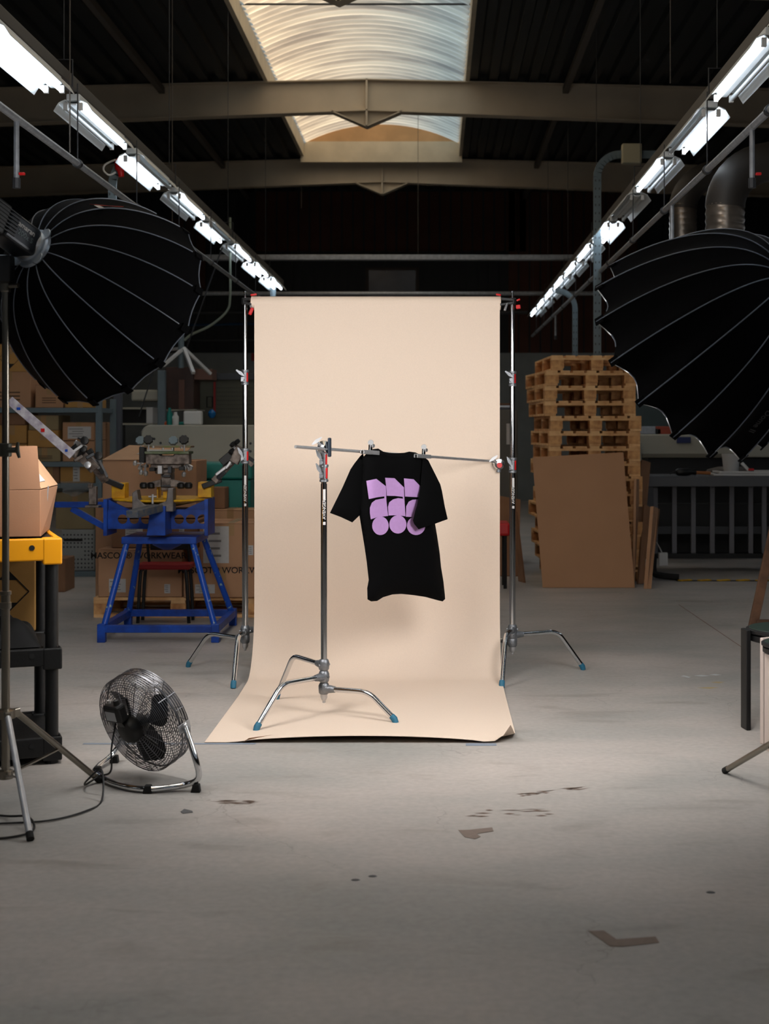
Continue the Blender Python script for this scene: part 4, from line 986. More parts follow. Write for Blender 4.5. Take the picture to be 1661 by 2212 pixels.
# hub frame with holed beam
bx0, bx1 = P(241, 0, YC).x, P(455, 0, YC).x
zA, zB = P(0, 1140, 8.95).z, P(0, 1103, 8.95).z
def holed(x0, x1, y, z0, z1, holes, r, th):
    b = MB(); N = 16
    out_ = [V((x0, z0)), V((x1, z0)), V((x1, z1)), V((x0, z1))]; vs_ = list(out_); ed = [(0, 1), (1, 2), (2, 3), (3, 0)]
    for hx in holes:
        st = len(vs_); vs_ += [V((hx+r*math.cos(2*PI*k/N), (z0+z1)/2+r*math.sin(2*PI*k/N))) for k in range(N)]; ed += [(st+k, st+(k+1) % N) for k in range(N)]
    res = G.delaunay_2d_cdt(vs_, ed, [], 0, 1e-5)
    for yy in (y,):
        vv = [(p.x, yy, p.y) for p in res[0]]; ff = []
        for f in res[2]:
            c_ = sum((res[0][i] for i in f), V((0, 0)))/len(f)
            if all((c_-V((hx, (z0+z1)/2))).length > r*.98 for hx in holes) and x0 < c_.x < x1 and z0 < c_.y < z1: ff.append(f)
        b.mesh(vv, ff)
    return b
hs = [P(p_, 0, 8.95).x for p_ in (265, 290, 315, 387, 412, 437)]
holed(bx0, bx1, 8.95, zA, zB, hs, .031, .01).build('holed_beam', blue, t, solid=.008)
b = MB(); b.bb((bx0, 8.95, zB), (bx1, 9.2, zB+.008)); b.bb((bx0, 8.95, zA-.008), (bx1, 9.2, zA)); b.build('beam_flange', blue, t)
for x in (bx0, bx1): MB().bb((x-.012, 8.92, zA-.05), (x+.012, 9.2, zB+.075)).build('end_plate', blue, t, bev=.002)
for x0_, x1_ in ((bx0, bx0+.16), (bx1, bx1-.16)):
    MB().prism([(x0_, zB), (x1_, zB), (x0_, zB+.075)], M.Translation((0, 8.98, 0)) @ M.Rotation(PI/2, 4, 'X'), .012).build('gusset', blue, t)
ca, cb2 = P(318, 1090, 8.75), P(357, 1157, 8.75)
MB().prism([(ca.x+.02, ca.z-.01), (cb2.x, ca.z-.01), (cb2.x, cb2.z), (ca.x-.005, cb2.z)], M.Translation((0, 8.98, 0)) @ M.Rotation(PI/2, 4, 'X'), .23).build('front_bracket', blue, t, bev=.004)
# registration arms at the left and towards the camera
al = P(120, 1090, YC)
MB().bar((al.x, YC, al.z), (bx0, 9.1, al.z), .05, .037).build('side_arm', blue, t, bev=.003)
MB().bar(P(155, 1098, 9.1), P(240, 1146, 9.1), .03, .040).build('arm_brace', blue, t, bev=.003)
MB().bar(P(285, 1111, 8.45), P(340, 1097, 8.75), .08, .045).build('front_arm', mat('worn_blue', (74, 90, 112), .5, .3, n=.5, ns=30, c2=(120, 116, 110)), t, bev=.003)
b = MB(); g_ = P(203, 1070, 9.05); b.box((g_.x, 9.03, g_.z), (.05, .05, .12)); b.box((g_.x, 9.03, g_.z-.07), (.09, .09, .015)); b.box((g_.x-.01, 9.0, g_.z+.065), (.03, .04, .03)); b.build('arm_clamp', grimy, t, bev=.006)
# turntable
zt2 = P(0, 1078, YC).z
MB().lathe([(.05, -.055), (.22, -.02), (.315, -.006), (.325, 0), (.325, .008), (.05, .012)], (P(352, 0, YC).x, YC, zt2), (0, 0, 1), 40).build('turntable', yellow, t, smooth=True, ang=25)
for px, py0, py1 in ((257, 1043, 1076), (443, 1041, 1074)):
    a, c = P(px-14, py0, 9.05), P(px+15, py1, 9.05)
    MB().bb((a.x, 9.02, c.z), (c.x, 9.14, a.z)).build('yellow_block', yellow, t, bev=.004)
for px in (340, 373): MB().bb(P(px-1.5, 1052, 9.0), P(px+1.5, 1080, 9.0)+V((0, .1, 0))).build('yellow_fin', yellow, t)
MB().bb(P(352, 1062, 8.98), P(366, 1076, 8.98)+V((0, .05, 0))).build('yellow_block', yellow, t, bev=.003)
# pedestal in front
b = MB(); q = [(-.13, -.05), (.13, -.05), (.13, .10), (.095, .10), (.085, .02), (.03, -.005), (-.05, -.005), (-.09, .03), (-.10, .09), (-.13, .07)]
c = P(331, 1088, 8.8); b.prism([(x_*1.0, z_) for x_, z_ in q], M.Translation((c.x, 8.88, c.z)) @ M.Rotation(PI/2, 4, 'X'), .1); b.build('pedestal', mat('light_casting', (128, 122, 120), .5, .4, n=.3, ns=30), t, bev=.006)
b = MB(); b.cyl(c+V((0, -.02, .0)), c+V((0, -.02, .06)), .008, 10); b.cyl(c+V((-.025, -.02, .045)), c+V((.025, -.02, .045)), .006, 8); b.build('adjusting_screw', satin, t)
# central print head
Yh = 8.95
def pb(x0, y0, x1, y1, Y=Yh, d=.1): a_, b_ = P(x0, y0, Y), P(x1, y1, Y); return (a_, b_+V((0, d, 0)))
MB().bb(*pb(347, 1022, 370, 1060, 8.95, .12)).build('column', grimy, t, bev=.006)
MB().bb(*pb(334, 1000, 372, 1024, 8.95, .10)).build('neck', grimy, t, bev=.012)
for sx in (-1, 1):
    b = MB(); cc_ = P(358, 1042, 8.93); b.prism([(0, .02), (sx*.10, -.005), (sx*.10, -.035), (sx*.02, -.03), (0, -.03)], M.Translation((cc_.x+sx*.03, 8.98, cc_.z+.0)) @ M.Rotation(PI/2, 4, 'X'), .06); b.build('shoulder', grimy, t, bev=.004)
    b = MB(); e2 = cc_+V((sx*.12, .0, -.02)); b.lathe([(.02, 0), (.026, .01), (.026, .03), (.016, .04)], e2+V((-.022, 0, -.02)), (0, 0, 1), 12); b.lathe([(.02, 0), (.026, .01), (.026, .03), (.016, .04)], e2+V((.026, 0, -.02)), (0, 0, 1), 12); b.build('side_knob', blackp, t)
b = MB(); h0, h1 = P(314, 978, 8.85), P(408, 1003, 8.85)
W2 = (h1.x-h0.x)
b.prism([(0, 0), (W2, 0), (W2, .075), (W2*.93, .082), (W2*.70, .075), (W2*.62, .055), (W2*.33, .055), (W2*.27, .075), (W2*.05, .082), (0, .075)], M.Translation((h0.x, 8.95, h1.z)) @ M.Rotation(PI/2, 4, 'X'), .09)
b.build('clamp_plate', grimy, t, bev=.005)
greenish = mat('ink_stained_steel', (110, 116, 96), .5, .4, n=.7, ns=18, c2=(70, 90, 44))
MB().bb(*pb(312, 975, 408, 981, 8.83, .16)).build('screen_rail', greenish, t, bev=.003)
MB().bb(*pb(311, 963, 412, 967, 8.86, .14)).build('screen_rail', mat('ink_stained_pink', (140, 96, 92), .5, .3, n=.7, ns=10, c2=(80, 120, 50)), t, bev=.003)
MB().bb(*pb(300, 965, 312, 1000, 8.9, .08)).build('side_block', blackp, t, bev=.006)
MB().bb(*pb(325, 1001, 392, 1012, 8.9, .1)).build('lower_block', grimy, t, bev=.006)
for k, (px, py, m_, Y) in enumerate(((304, 954, steelb, 9.05), (321, 952, blackp, 8.85), (375, 954, steelb, 9.05), (398, 952, blackp, 8.85))):
    c = P(px, py, Y); b = MB(); n = 8
    prf = [((.030+(.003 if i % 2 else -.002))*math.cos(2*PI*i/(2*n)), (.030+(.003 if i % 2 else -.002))*math.sin(2*PI*i/(2*n))) for i in range(2*n)]
    b.prism(prf, M.Translation(c) @ M.Rotation(math.radians(62), 4, 'X'), .024); kn = b.build('star_knob', m_, t, bev=.004)
    MB().cyl(c-V((0, 0, .012)), c-V((0, 0, .075)), .005, 8).build('screw', satin, kn)
for px, py in ((292, 1000), (303, 1010), (305, 1020), (315, 1022), (399, 1010), (412, 1010), (397, 1024)):
    c = P(px, py, 8.9); MB().lathe([(.006, -.02), (.014, -.012), (.014, .006), (.006, .016)], c, (.2, -.3, 1), 10).build('small_knob', satin, t, smooth=True)
for k, (x0_, y0_, x1_, y1_, m_, dd) in enumerate(((318, 985, 326, 1001, darkst, .03), (396, 985, 404, 1001, darkst, .03), (340, 1006, 350, 1024, satin, .05), (362, 1008, 370, 1022, darkst, .05), (322, 1010, 334, 1018, blackp, .06), (386, 1008, 398, 1016, blackp, .06),
        (350, 1026, 368, 1031, darkst, .02), (348, 1048, 370, 1052, darkst, .02), (307, 1004, 318, 1010, grimy, .05), (398, 1004, 410, 1010, grimy, .05))):
    MB().bb(*pb(x0_, y0_, x1_, y1_, 8.86 if k < 6 else 8.92, dd)).build('bracket_block', m_, t, bev=.003)
for px, py in ((331, 968), (352, 972), (372, 972), (392, 969)):
    MB().lathe([(.008, 0), (.008, .01), (.004, .014)], P(px, py, 8.84), (0, 0, 1), 8).build('bolt', satin, t)
for a_, b_, r_ in (((305, 1000, 8.88), (300, 1012, 8.8), .006), ((316, 1003, 8.88), (312, 1020, 8.8), .006), ((402, 1003, 8.88), (408, 1016, 8.8), .006), ((296, 1001, 8.88), (310, 1001, 8.88), .005), ((402, 1001, 8.88), (416, 1008, 8.88), .005)):
    MB().cyl(P(*a_), P(*b_), r_, 8).build('screw', satin, t, smooth=True)
# left raised arm with white board
def jarm(pts, lbn):
    for (a_, b_, w_, m_) in pts:
        MB().bar(P(*a_), P(*b_), w_, w_*.8, up=(0, 1, 0)).build('arm_link', m_, t, bev=.004)
jarm([((266, 1052, 9.0), (226, 1036, 9.0), .035, blackp), ((228, 1038, 9.0), (198, 1000, 8.9), .05, grimy), ((205, 1012, 8.85), (176, 982, 8.8), .07, grimy), ((190, 995, 8.85), (158, 966, 8.75), .05, blackp), ((178, 985, 8.75), (160, 996, 8.72), .02, grimy),
      ((176, 958, 8.8), (160, 988, 8.7), .022, grimy), ((200, 972, 8.8), (172, 990, 8.8), .03, blackp), ((152, 980, 8.65), (178, 962, 8.7), .016, satin)], 'l')
jarm([((163, 952, 8.72), (188, 966, 8.78), .014, satin), ((168, 946, 8.72), (186, 954, 8.78), .012, darkst), ((196, 984, 8.8), (214, 1012, 8.86), .018, satin), ((186, 990, 8.78), (204, 980, 8.8), .022, darkst), ((206, 996, 8.86), (222, 1022, 8.92), .022, darkst),
      ((212, 990, 8.86), (232, 1030, 8.96), .016, galv), ((158, 984, 8.7), (150, 974, 8.68), .03, grimy)], 'l')
for px, py, r in ((190, 1005, .022), (181, 970, .02), (213, 985, .026), (183, 952, .026)):
    c = P(px, py, 8.7); MB().lathe([(r*.6, -.01), (r, -.008), (r, .01), (r*.5, .014)], c, (0, -1, .3), 14).build('arm_knob', satin if py == 1005 else blackp, t, smooth=True, ang=30)
pa_, pb_ = P(20, 864, 8.6), P(157, 984, 8.6)
bo = MB().bar(pa_, pb_, .055, .02, up=(0, -1, .2)).build('white_board', mat('ink_stained_white', (196, 192, 196), .5, n=.25, ns=22, c2=(150, 140, 156)), t, bev=.003, label='long white ink-stained arm board')
b = MB(); dv = (pb_-pa_); b.box(pa_+dv*.55+V((0, -.03, .002)), (.022, .004, .022)); b.build('red_spot', redp, bo)
b = MB(); b.box(pa_+dv*.17+V((0, -.03, .004)), (.022, .004, .016)); b.box(pa_+dv*.92+V((0, -.03, .004)), (.016, .004, .016)); b.build('blue_spot', blue, bo)
# right raised arm
jarm([((437, 1051, 9.0), (478, 1036, 9.0), .035, blackp), ((462, 1040, 9.0), (512, 985, 9.0), .045, grimy), ((466, 1026, 8.95), (500, 1000, 8.95), .02, satin), ((478, 1000, 8.95), (502, 980, 8.95), .05, blackp), ((505, 1000, 8.9), (520, 968, 8.9), .06, grimy),
      ((514, 972, 9.0), (546, 1006, 9.0), .03, grimy), ((498, 980, 8.95), (530, 975, 8.95), .02, blackp), ((505, 965, 8.95), (520, 980, 8.95), .02, satin)], 'r')
jarm([((488, 1012, 8.94), (508, 984, 8.94), .018, satin), ((470, 1034, 8.97), (486, 1020, 8.95), .024, darkst), ((498, 992, 8.92), (516, 1000, 8.92), .022, grimy), ((508, 962, 8.94), (528, 972, 8.96), .018, grimy), ((530, 984, 8.98), (548, 996, 9.0), .024, darkst), ((484, 996, 8.94), (500, 986, 8.94), .022, grimy)], 'r')
for px, py in ((503, 960), (512, 955), (500, 975)):
    c = P(px, py, 8.9); MB().lathe([(.012, -.012), (.022, -.008), (.022, .01), (.01, .014)], c, (-.6, -.3, .7), 12).build('arm_knob', blackp, t, smooth=True, ang=30)

# ------------------------------------------------------------------ red chair behind the press frame
t = thing('chair', 'red seated chair with black tube legs behind the press', 'chair', P(350, 1350, 9.6))
Yc = 9.56; a, c = P(293, 1219, Yc), P(410, 1231, Yc)
MB().bb((a.x, Yc, c.z), (c.x, Yc+.20, a.z)).build('seat', mat('red_seat', (150, 16, 20), .6), t, bev=.01)
for x, dx in ((a.x+.03, -.02), (c.x-.03, .02)):
    for y in (Yc+.02, Yc+.18): MB().tube(spline([(x+.03*(1 if dx < 0 else -1), y, c.z-.003), (x, y, c.z-.02), (x+dx, y, 0)], 4), .012, 10).build('leg', blackp, t, smooth=True)
for x in (a.x+.06, c.x-.03):
    MB().tube([(x, Yc+.18, c.z), (x-.02, Yc+.20, c.z+.16)], .010, 8).build('back_post', blackp, t, smooth=True)
MB().bb((a.x+.06, Yc+.19, c.z+.12), (c.x-.03, Yc+.205, c.z+.17)).build('back_rail', blackp, t, bev=.005)

# ------------------------------------------------------------------ black and yellow utility rack
rc = V((-1.498, 5.57, 0)); rb = math.radians(21)
ex = V((-math.cos(rb), -math.sin(rb), 0)); ey = V((-math.sin(rb), math.cos(rb), 0))        # along the front to the left, and to the rear
def RK(a_, b_, z_): return rc+ex*a_+ey*b_+V((0, 0, z_))
rack = thing('utility_rack', 'black plastic rack with a bright yellow top shelf at the left edge', 'rack', RK(.45, .28, 0))
Wk, Dk = .90, .56
blk = mat('rack_black', (9, 9, 10), .5, bump=.1, bs=80); yel = mat('rack_yellow', (240, 160, 8), .45)
R5 = M((ex, ey, V((0, 0, 1)))).transposed()
zsh = [(.03, .11, blk), (.395, .465, blk), (.815, .905, yel)]
for q, (za, zb_, m_) in enumerate(zsh):
    so_ = MB().box(RK(Wk/2, Dk/2, zb_-.012), (Wk-.03, Dk-.03, .012), R5).build('shelf_deck', blk, rack)
    b = MB()
    for (p_, s_) in ((RK(Wk/2, .012, (za+zb_)/2), (Wk, .024, zb_-za)), (RK(Wk/2, Dk-.012, (za+zb_)/2), (Wk, .024, zb_-za)), (RK(.012, Dk/2, (za+zb_)/2), (.024, Dk, zb_-za)), (RK(Wk-.012, Dk/2, (za+zb_)/2), (.024, Dk, zb_-za))): b.box(p_, s_, R5)
    for (aa, bb_) in ((.035, .035), (Wk-.035, .035), (.035, Dk-.035), (Wk-.035, Dk-.035)): b.box(RK(aa, bb_, (za+zb_)/2-.008), (.075, .075, zb_-za+.016), R5)
    b.build('shelf_rim', m_, rack, bev=.006)
    b = MB()
    for k in (.115, .27, .45, .6, .75): b.lathe([(.011, 0), (.011, .002)], RK(k, -.0005, (za+zb_)/2+.008), -ey, 14)
    b.build('screw_hole', blackr, rack)
for (aa, bb_) in ((.035, .035), (Wk-.035, .035), (.035, Dk-.035), (Wk-.035, Dk-.035)):
    for z0_, z1_q in ((.0, .03), (.11, .395), (.465, .815)):
        MB().cyl(RK(aa, bb_, z0_), RK(aa, bb_, z1_q), .026, 20).build('post', blk, rack, smooth=True)
# open cardboard box on the rack
ob = thing('open_cardboard_box', 'open cardboard box with raised flap on the yellow rack shelf', 'box', RK(.32, .2, .907))
ca_ = P(87, 1160, 5.58)      # near right bottom corner of the box
d1 = V((-.985, -.17, 0)).normalized(); d2 = V((-.19, .98, 0)).normalized()
c0 = V((P(87, 0, 5.60).x, 5.60, .908)); hB = .188; Lw, Dw = .36, .44; lean = V((.035, 0, 0))
def CBP(a_, b_, z_): return c0+d1*a_+d2*b_+V((0, 0, z_))+lean*(b_*z_*12)
b = MB()
def quad(b, *q): b.mesh(q, [(0, 1, 2, 3)])
quad(b, CBP(0, 0, 0), CBP(Lw, 0, 0), CBP(Lw, 0, hB), CBP(0, 0, hB)); quad(b, CBP(0, Dw, 0), CBP(Lw, Dw, 0), CBP(Lw, Dw, hB), CBP(0, Dw, hB+.0))
quad(b, CBP(0, 0, 0), CBP(0, Dw, 0), CBP(0, Dw, hB+.0), CBP(0, 0, hB)); quad(b, CBP(Lw, 0, 0), CBP(Lw, Dw, 0), CBP(Lw, Dw, hB), CBP(Lw, 0, hB)); quad(b, CBP(0, 0, .002), CBP(Lw, 0, .002), CBP(Lw, Dw, .002), CBP(0, Dw, .002))
cbm = mat('carton_near', (166, 122, 92), .85, n=.06, ns=6, bump=.04, bs=150)
b.build('carton', cbm, ob, solid=.004, bev=.002)
b = MB(); quad(b, CBP(.0, 0, hB+.003), CBP(Lw, 0, hB+.003), CBP(Lw-.02, .0, hB+.175), CBP(.012, 0, hB+.178)); b.build('raised_flap', cbm, ob, solid=.004)
b = MB(); quad(b, CBP(-.0, .02, hB+.004), CBP(-.0, Dw, hB+.004), CBP(.12, Dw-.02, hB+.14), CBP(.12, .04, hB+.14)); b.build('side_flap', CP, ob, solid=.004)
b = MB(); quad(b, CBP(.015, .06, hB+.03), CBP(.015, .20, hB+.03), CBP(.075, .19, hB+.098), CBP(.075, .07, hB+.098)); sl = b.build('shipping_label', lbl, ob, solid=.001)
b = MB(); b.bar(CBP(-.004, .16, .03), CBP(-.004, .17, hB+.01), .002, .012, up=(0, 1, 0)); b.build('tape', mat('grey_tape', (150, 150, 152), .3), ob)
carton(-40, 77, 1192, 1290, 6.02, .13, 'yellowish box with a black diamond mark inside the rack', CYE, zb=.4665, extra='diamond', tape=False, rz=.0)
# black cloth heap on the middle shelf
b = MB(); vv = []; ff = []; n1, n2 = 22, 16; cz = RK(.25, .2, .467)
for j in range(n2):
    for i in range(n1):
        a_ = i/(n1-1); b_ = j/(n2-1); hh = .16*(math.sin(PI*a_)**.6)*(math.sin(PI*b_)**.5)
        hh *= 1+.35*math.sin(a_*9+b_*5)+.2*math.sin(a_*19-b_*13)
        vv.append(RK(.075+a_*.45, .03+b_*.34, .468+max(0, hh)))
for j in range(n2-1):
    for i in range(n1-1): q = j*n1+i; ff.append((q, q+1, q+n1+1, q+n1))
o = MB().mesh(vv, ff).build('cloth_heap', mat('dark_cloth', (14, 14, 15), .9), smooth=True, ang=70); md = o.modifiers.new('ss', 'SUBSURF'); md.levels = 1; md.render_levels = 1
tag(o, 'crumpled black cloth heaped on the middle rack shelf', 'cloth')
carton(100, 141, 1207, 1250, 11.4, .3, 'low brown box on the floor beyond the black rack', CD, zb=0, tape=False)

# ------------------------------------------------------------------ pallet stack at the right
YPT = 12.05; XPT = P(1262, 0, YPT).x
order = ['topmost', 'second from the top', 'third from the top', 'fourth from the top', 'fifth from the top', 'sixth from the top', 'seventh from the top', 'eighth from the top', 'ninth from the top', 'tenth from the top', 'eleventh from the top', 'twelfth from the top', 'thirteenth from the top', 'fourteenth from the top', 'bottom one']
NPAL = 15; ph_ = .132
firstp = [None]
jx = [0, .02, 0, -.01, .05, .03, .0, .03, .03, .08, .06, -.01, .01, .05]
for k in range(NPAL):
    rz = math.radians(90+4+random.uniform(-1.5, 1.5)); idx = NPAL-1-k
    dx = [.05, -.02, -.02, -.01, .04, .02, .03, .02, .05, .04, .0, .05, .03, .05, .10][idx]
    pallet('wooden pallet, %s in the tall stack' % order[idx], XPT+.04+dx, YPT+.66, ph_*k, rz, grp='pallets of the tall stack', first=firstp).scale = (1, 1, .914)
# cardboard sheets
def sheet(lb, bl_, br_, tr_, tl_, m=CB, th=.012, name='cardboard_sheet'):
    o = MB().mesh([bl_, br_, tr_, tl_], [(0, 1, 2, 3)]).build(name, m, solid=th); return tag(o, lb, 'cardboard sheet')
Yq = 11.7
q1, q2 = FL(1172, 1270), FL(1371, 1270)
sheet('large plain cardboard sheet leaning on the pallet stack', q1+V((0, 0, .002)), q2+V((0, 0, .002)), P(1346, 977, 11.96), P(1150, 988, 11.96), mat('sheet_brown', (186, 140, 104), .85, n=.05, ns=4), .006)
sheet('tall narrow board edge-on right of the big cardboard sheet', FL(1372, 1268)+V((0, .1, 0)), FL(1379, 1268)+V((0, .5, 0)), P(1380, 1035, 12.2), P(1372, 1035, 11.9), CB, .02)
sheet('dark bent cardboard board standing between the stack and workbench', FL(1378, 1266)+V((0, .42, 0)), FL(1398, 1266)+V((0, .42, 0)), P(1404, 1000, 12.66), P(1385, 994, 12.62), CD, .03)
sheet('second dark board leaning beside the bent one', FL(1385, 1268)+V((0, .22, 0)), FL(1397, 1268)+V((0, .22, 0)), P(1402, 1096, 12.25), P(1390, 1090, 12.22), CD, .03)
sheet('short pale board leaning at the left end of the workbench', FL(1394, 1272), FL(1403, 1272), P(1418, 1098, 12.1), P(1408, 1094, 11.9), CB, .03)
sheet('thin brown board leaning behind the short pale one', FL(1400, 1262), FL(1405, 1262), P(1424, 1100, 12.3), P(1418, 1099, 12.2), CD, .012)
sheet('thin brown board leaning on the left side of the pallet stack', FL(1121, 1256), FL(1134, 1259), P(1116, 1106, 12.35), P(1104, 1095, 12.35), CD, .02)
sheet('wide brown board behind the right stand pole', FL(1082, 1258)+V((0, .5, 0)), FL(1128, 1258)+V((0, .5, 0)), P(1124, 1080, 13.1), P(1078, 1072, 13.1), CD, .02)
# red stool behind the backdrop edge
t = thing('red_stool', 'red topped stool peeking out behind the paper edge', 'stool', P(1085, 1262, 11.6))
a, c = P(1040, 1130, 11.6), P(1102, 1158, 11.6)
MB().bb((a.x, 11.6, c.z), (c.x, 11.95, a.z)).build('seat', redp, t, bev=.02)
for x in (a.x+.04, c.x-.04):
    for y in (11.64, 11.91): MB().cyl((x, y, 0), (x, y, c.z), .015, 10).build('leg', blackp, t)
tag(MB().bb(P(1040, 885, 13.6), P(1118, 1262, 13.6)+V((0, .5, 0))).build('storage_cabinet', mat('grey_cabinet', (96, 94, 88), .6, n=.1, ns=3), bev=.01), 'grey cabinet visible between the paper edge and pallets', 'cabinet')
tag(MB().bb(P(1094, 915, 13.58), P(1108, 960, 13.58)+V((0, .01, 0))).build('paper_notice', lbl), 'small white notice on the grey cabinet', 'notice')
for k, (a_, m_, lb) in enumerate(((0, darkst, 'dark flat bar lowest on top of the grey cabinet'), (1, galv, 'grey flat bar in the middle of the pile on the grey cabinet'), (2, oak, 'reddish bar topping the pile on the grey cabinet'))):
    zt_ = P(0, 885, 13.6).z+.002+.022*a_
    tag(MB().bb((P(1044-a_*6, 0, 13.6).x, 13.62, zt_), (P(1112, 0, 13.6).x, 13.9, zt_+.018)).build('flat_bar', m_), lb, 'bar')

# ------------------------------------------------------------------ work bench at the right
YW = 12.8
t = thing('workbench', 'long dark grey workbench with upright bars underneath at the right', 'workbench', (2.9, YW+.3, 0))
xa = P(1396, 0, YW).x; xb = 3.7; ztb = P(0, 1029, YW).z
MB().bb((xa, YW, ztb-.095), (xb, YW+.7, ztb)).build('bench_top', mat('bench_grey', (88, 90, 94), .55), t, bev=.006)
bar_ = mat('bench_bar', (118, 118, 124), .6)
for px in (1416, 1457, 1498, 1539, 1581, 1622, 1651):
    x = P(px, 0, YW+.25).x; MB().bb((x-.022, YW+.25, P(0, 1196, YW+.25).z), (x+.022, YW+.28, ztb-.095)).build('upright_bar', bar_, t, bev=.003)
MB().bb((xa+.05, YW+.29, P(0, 1153, YW+.3).z), (xb, YW+.32, P(0, 1137, YW+.3).z)).build('cross_rail', darkst, t)
MB().bb((xa+.05, YW+.2, P(0, 1204, YW+.3).z), (xb, YW+.36, P(0, 1194, YW+.3).z)).build('bottom_rail', blackp, t)
for x in (xa+.04, xb-.04):
    for y in (YW+.05, YW+.65): MB().bb((x-.03, y-.03, 0), (x+.03, y+.03, ztb-.09)).build('leg', darkst, t, bev=.003)
MB().bb((xa+.1, YW+.5, .32), (xb, YW+.68, .62)).build('back_panel', blackp, t)
o = MB().box(P(1432, 1208, 12.5), (.085, .03, .12), .3).build('electric_outlet', whitep, bev=.006); tag(o, 'white socket box hanging at the bench end', 'socket')
o = MB().tube(spline([P(1431, 1196, 12.52), P(1424, 1182, 12.6), P(1418, 1172, 12.8)], 4), .006, 6).build('outlet_cable', whitep); tag(o, 'short pale cable above the white socket box', 'cable')
b = MB(); b.tube(spline([P(1412, 1200, 12.5), P(1412, 1235, 12.4), V((2.0, 12.3, .04)), V((2.15, 12.25, .03))], 5), .03, 8); o = b.build('cable_bundle', blackr, smooth=True); tag(o, 'thick black cable bundle reaching the floor at the bench end', 'cable')
t = thing('floor_hazard_strip', 'yellow and black hazard strip on the floor before the bench', 'strip', (2.7, 12.22, 0))
MB().bb((2.12, 12.2, 0), (3.7, 12.26, .004)).build('black_strip', blackr, t)
b = MB(); x = 2.2
while x < 3.6: b.box((x, 12.23, .008), (.12, .05, .008), .5); x += .17
b.build('yellow_marks', yellow, t)
# things on the bench and behind
t = thing('storage_machine', 'long beige machine body behind the bench under the right softbox', 'machine', P(1500, 1240, 14.2))
Y_ = 14.2
MB().bb(P(1372, 938, Y_), P(1760, 988, Y_)+V((0, .6, 0))).build('upper_body', beige, t, bev=.015)
MB().bb(P(1366, 955, Y_-.06), P(1386, 1040, Y_-.06)+V((0, .3, 0))).build('side_post', beige, t, bev=.008)
MB().bb(P(1386, 980, Y_-.04), P(1600, 989, Y_-.04)+V((0, .3, 0))).build('lower_lip', mat('beige_dark', (118, 114, 100), .6), t, bev=.006)  # lip in a darker beige than the body
MB().bb(P(1400, 990, Y_+.1), P(1700, 1200, Y_+.1)+V((0, .5, 0))).build('gap_shade', blackp, t)  # black block stands in for the shade of the open gap
MB().bb(P(1366, 1040, Y_), P(1760, 0, Y_)+V((0, .6, 0))).bm.free() if False else None
for px in (1400, 1740): MB().bb((P(px, 0, Y_).x-.04, Y_+.1, 0), (P(px, 0, Y_).x+.04, Y_+.5, .75)).build('leg', darkst, t)
for k, (x0_, x1_, y0_, y1_, m_, lb) in enumerate(((1365, 1416, 921, 937, galv, 'grey metal sheets lying on the beige machine'), (1366, 1386, 908, 920, blackp, 'dark box on the grey metal sheets'), (1420, 1450, 921, 937, mat('orange_box', (160, 70, 50), .6), 'orange red tool box on the beige machine'), (1416, 1428, 926, 937, blackp, 'small black tool beside the orange red box'))):
    a_, c_ = P(x0_, y0_, 14.25), P(x1_, y1_, 14.25); zb_ = P(0, 938, Y_).z+.001
    if k == 1: zb_ = P(0, 921, 14.25).z+.002
    tag(MB().bb((a_.x, 14.25, max(zb_, 0)), (c_.x, 14.6, a_.z)).build(['metal_sheets', 'dark_box', 'tool_box', 'hand_tool'][k], m_, bev=.006), lb, ['sheets', 'box', 'toolbox', 'tool'][k])
tag(MB().bb(P(1462, 944, 14.178), P(1492, 957, 14.178)+V((0, .02, 0))).build('blue_sign', mat('deep_blue', (24, 40, 92), .5)), 'small dark blue panel on the beige machine', 'sign')
tag(MB().bb(P(1340, 850, 16.5), P(1470, 925, 16.5)+V((0, .3, -1.3))).build('corrugated_screen', mat('green_grey', (66, 80, 82), .6, n=.1, ns=4)), 'green grey screen far behind the pallet stack', 'screen')
zt = ztb+.001
o = thing('white_bucket', 'white bucket on the bench below the softbox rim', 'bucket', (P(1579, 0, 13.1).x, 13.1, zt))
MB().lathe([(.055, 0), (.065, .005), (.085, .19), (.09, .20), (.08, .20), (.06, .01)], (P(1579, 0, 13.1).x, 13.1, zt), (0, 0, 1), 28).build('pail', whitep, o, smooth=True, ang=30)
MB().tube(arc((P(1579, 0, 13.1).x, 13.1, zt+.19), (1, 0, 0), (0, -.5, -.6), .088, 0, PI, 12), .003, 6).build('handle', satin, o)
vv = []; ff = []
c = V((P(1590, 0, 13.0).x, 13.25, zt))
o = MB().lathe([(.20, 0), (.24, .02), (.22, .05), (.12, .075), (.01, .08)], c, (0, 0, 1), 28).build('folded_bag', mat('taupe_cloth', (96, 90, 84), .9), smooth=True); o.scale = (1, .7, 1); tag(o, 'flat taupe cloth bag lying beside the white bucket', 'bag')
t = thing('power_tool', 'black power tool with orange handle on the bench', 'tool', P(1505, 1025, 12.95))
c = P(1480, 1015, 12.95); c.z = zt+.035
MB().lathe([(.02, -.09), (.034, -.07), (.036, .02), (.026, .06), (.03, .10)], c, (1, .1, 0), 16).build('tool_body', blackp, t, smooth=True)
MB().bar(c+V((.09, 0, -.006)), c+V((.24, .02, -.012)), .035, .03).build('handle', mat('orange_handle', (176, 112, 60), .5), t, bev=.01)
MB().bar(c+V((-.05, 0, .02)), c+V((-.14, .03, -.02)), .012, .012).build('nozzle', blackp, t, bev=.003)
t = thing('printing_screen', 'stack of white screen frames lying on the right of the bench', 'frame', P(1600, 1025, 12.9))
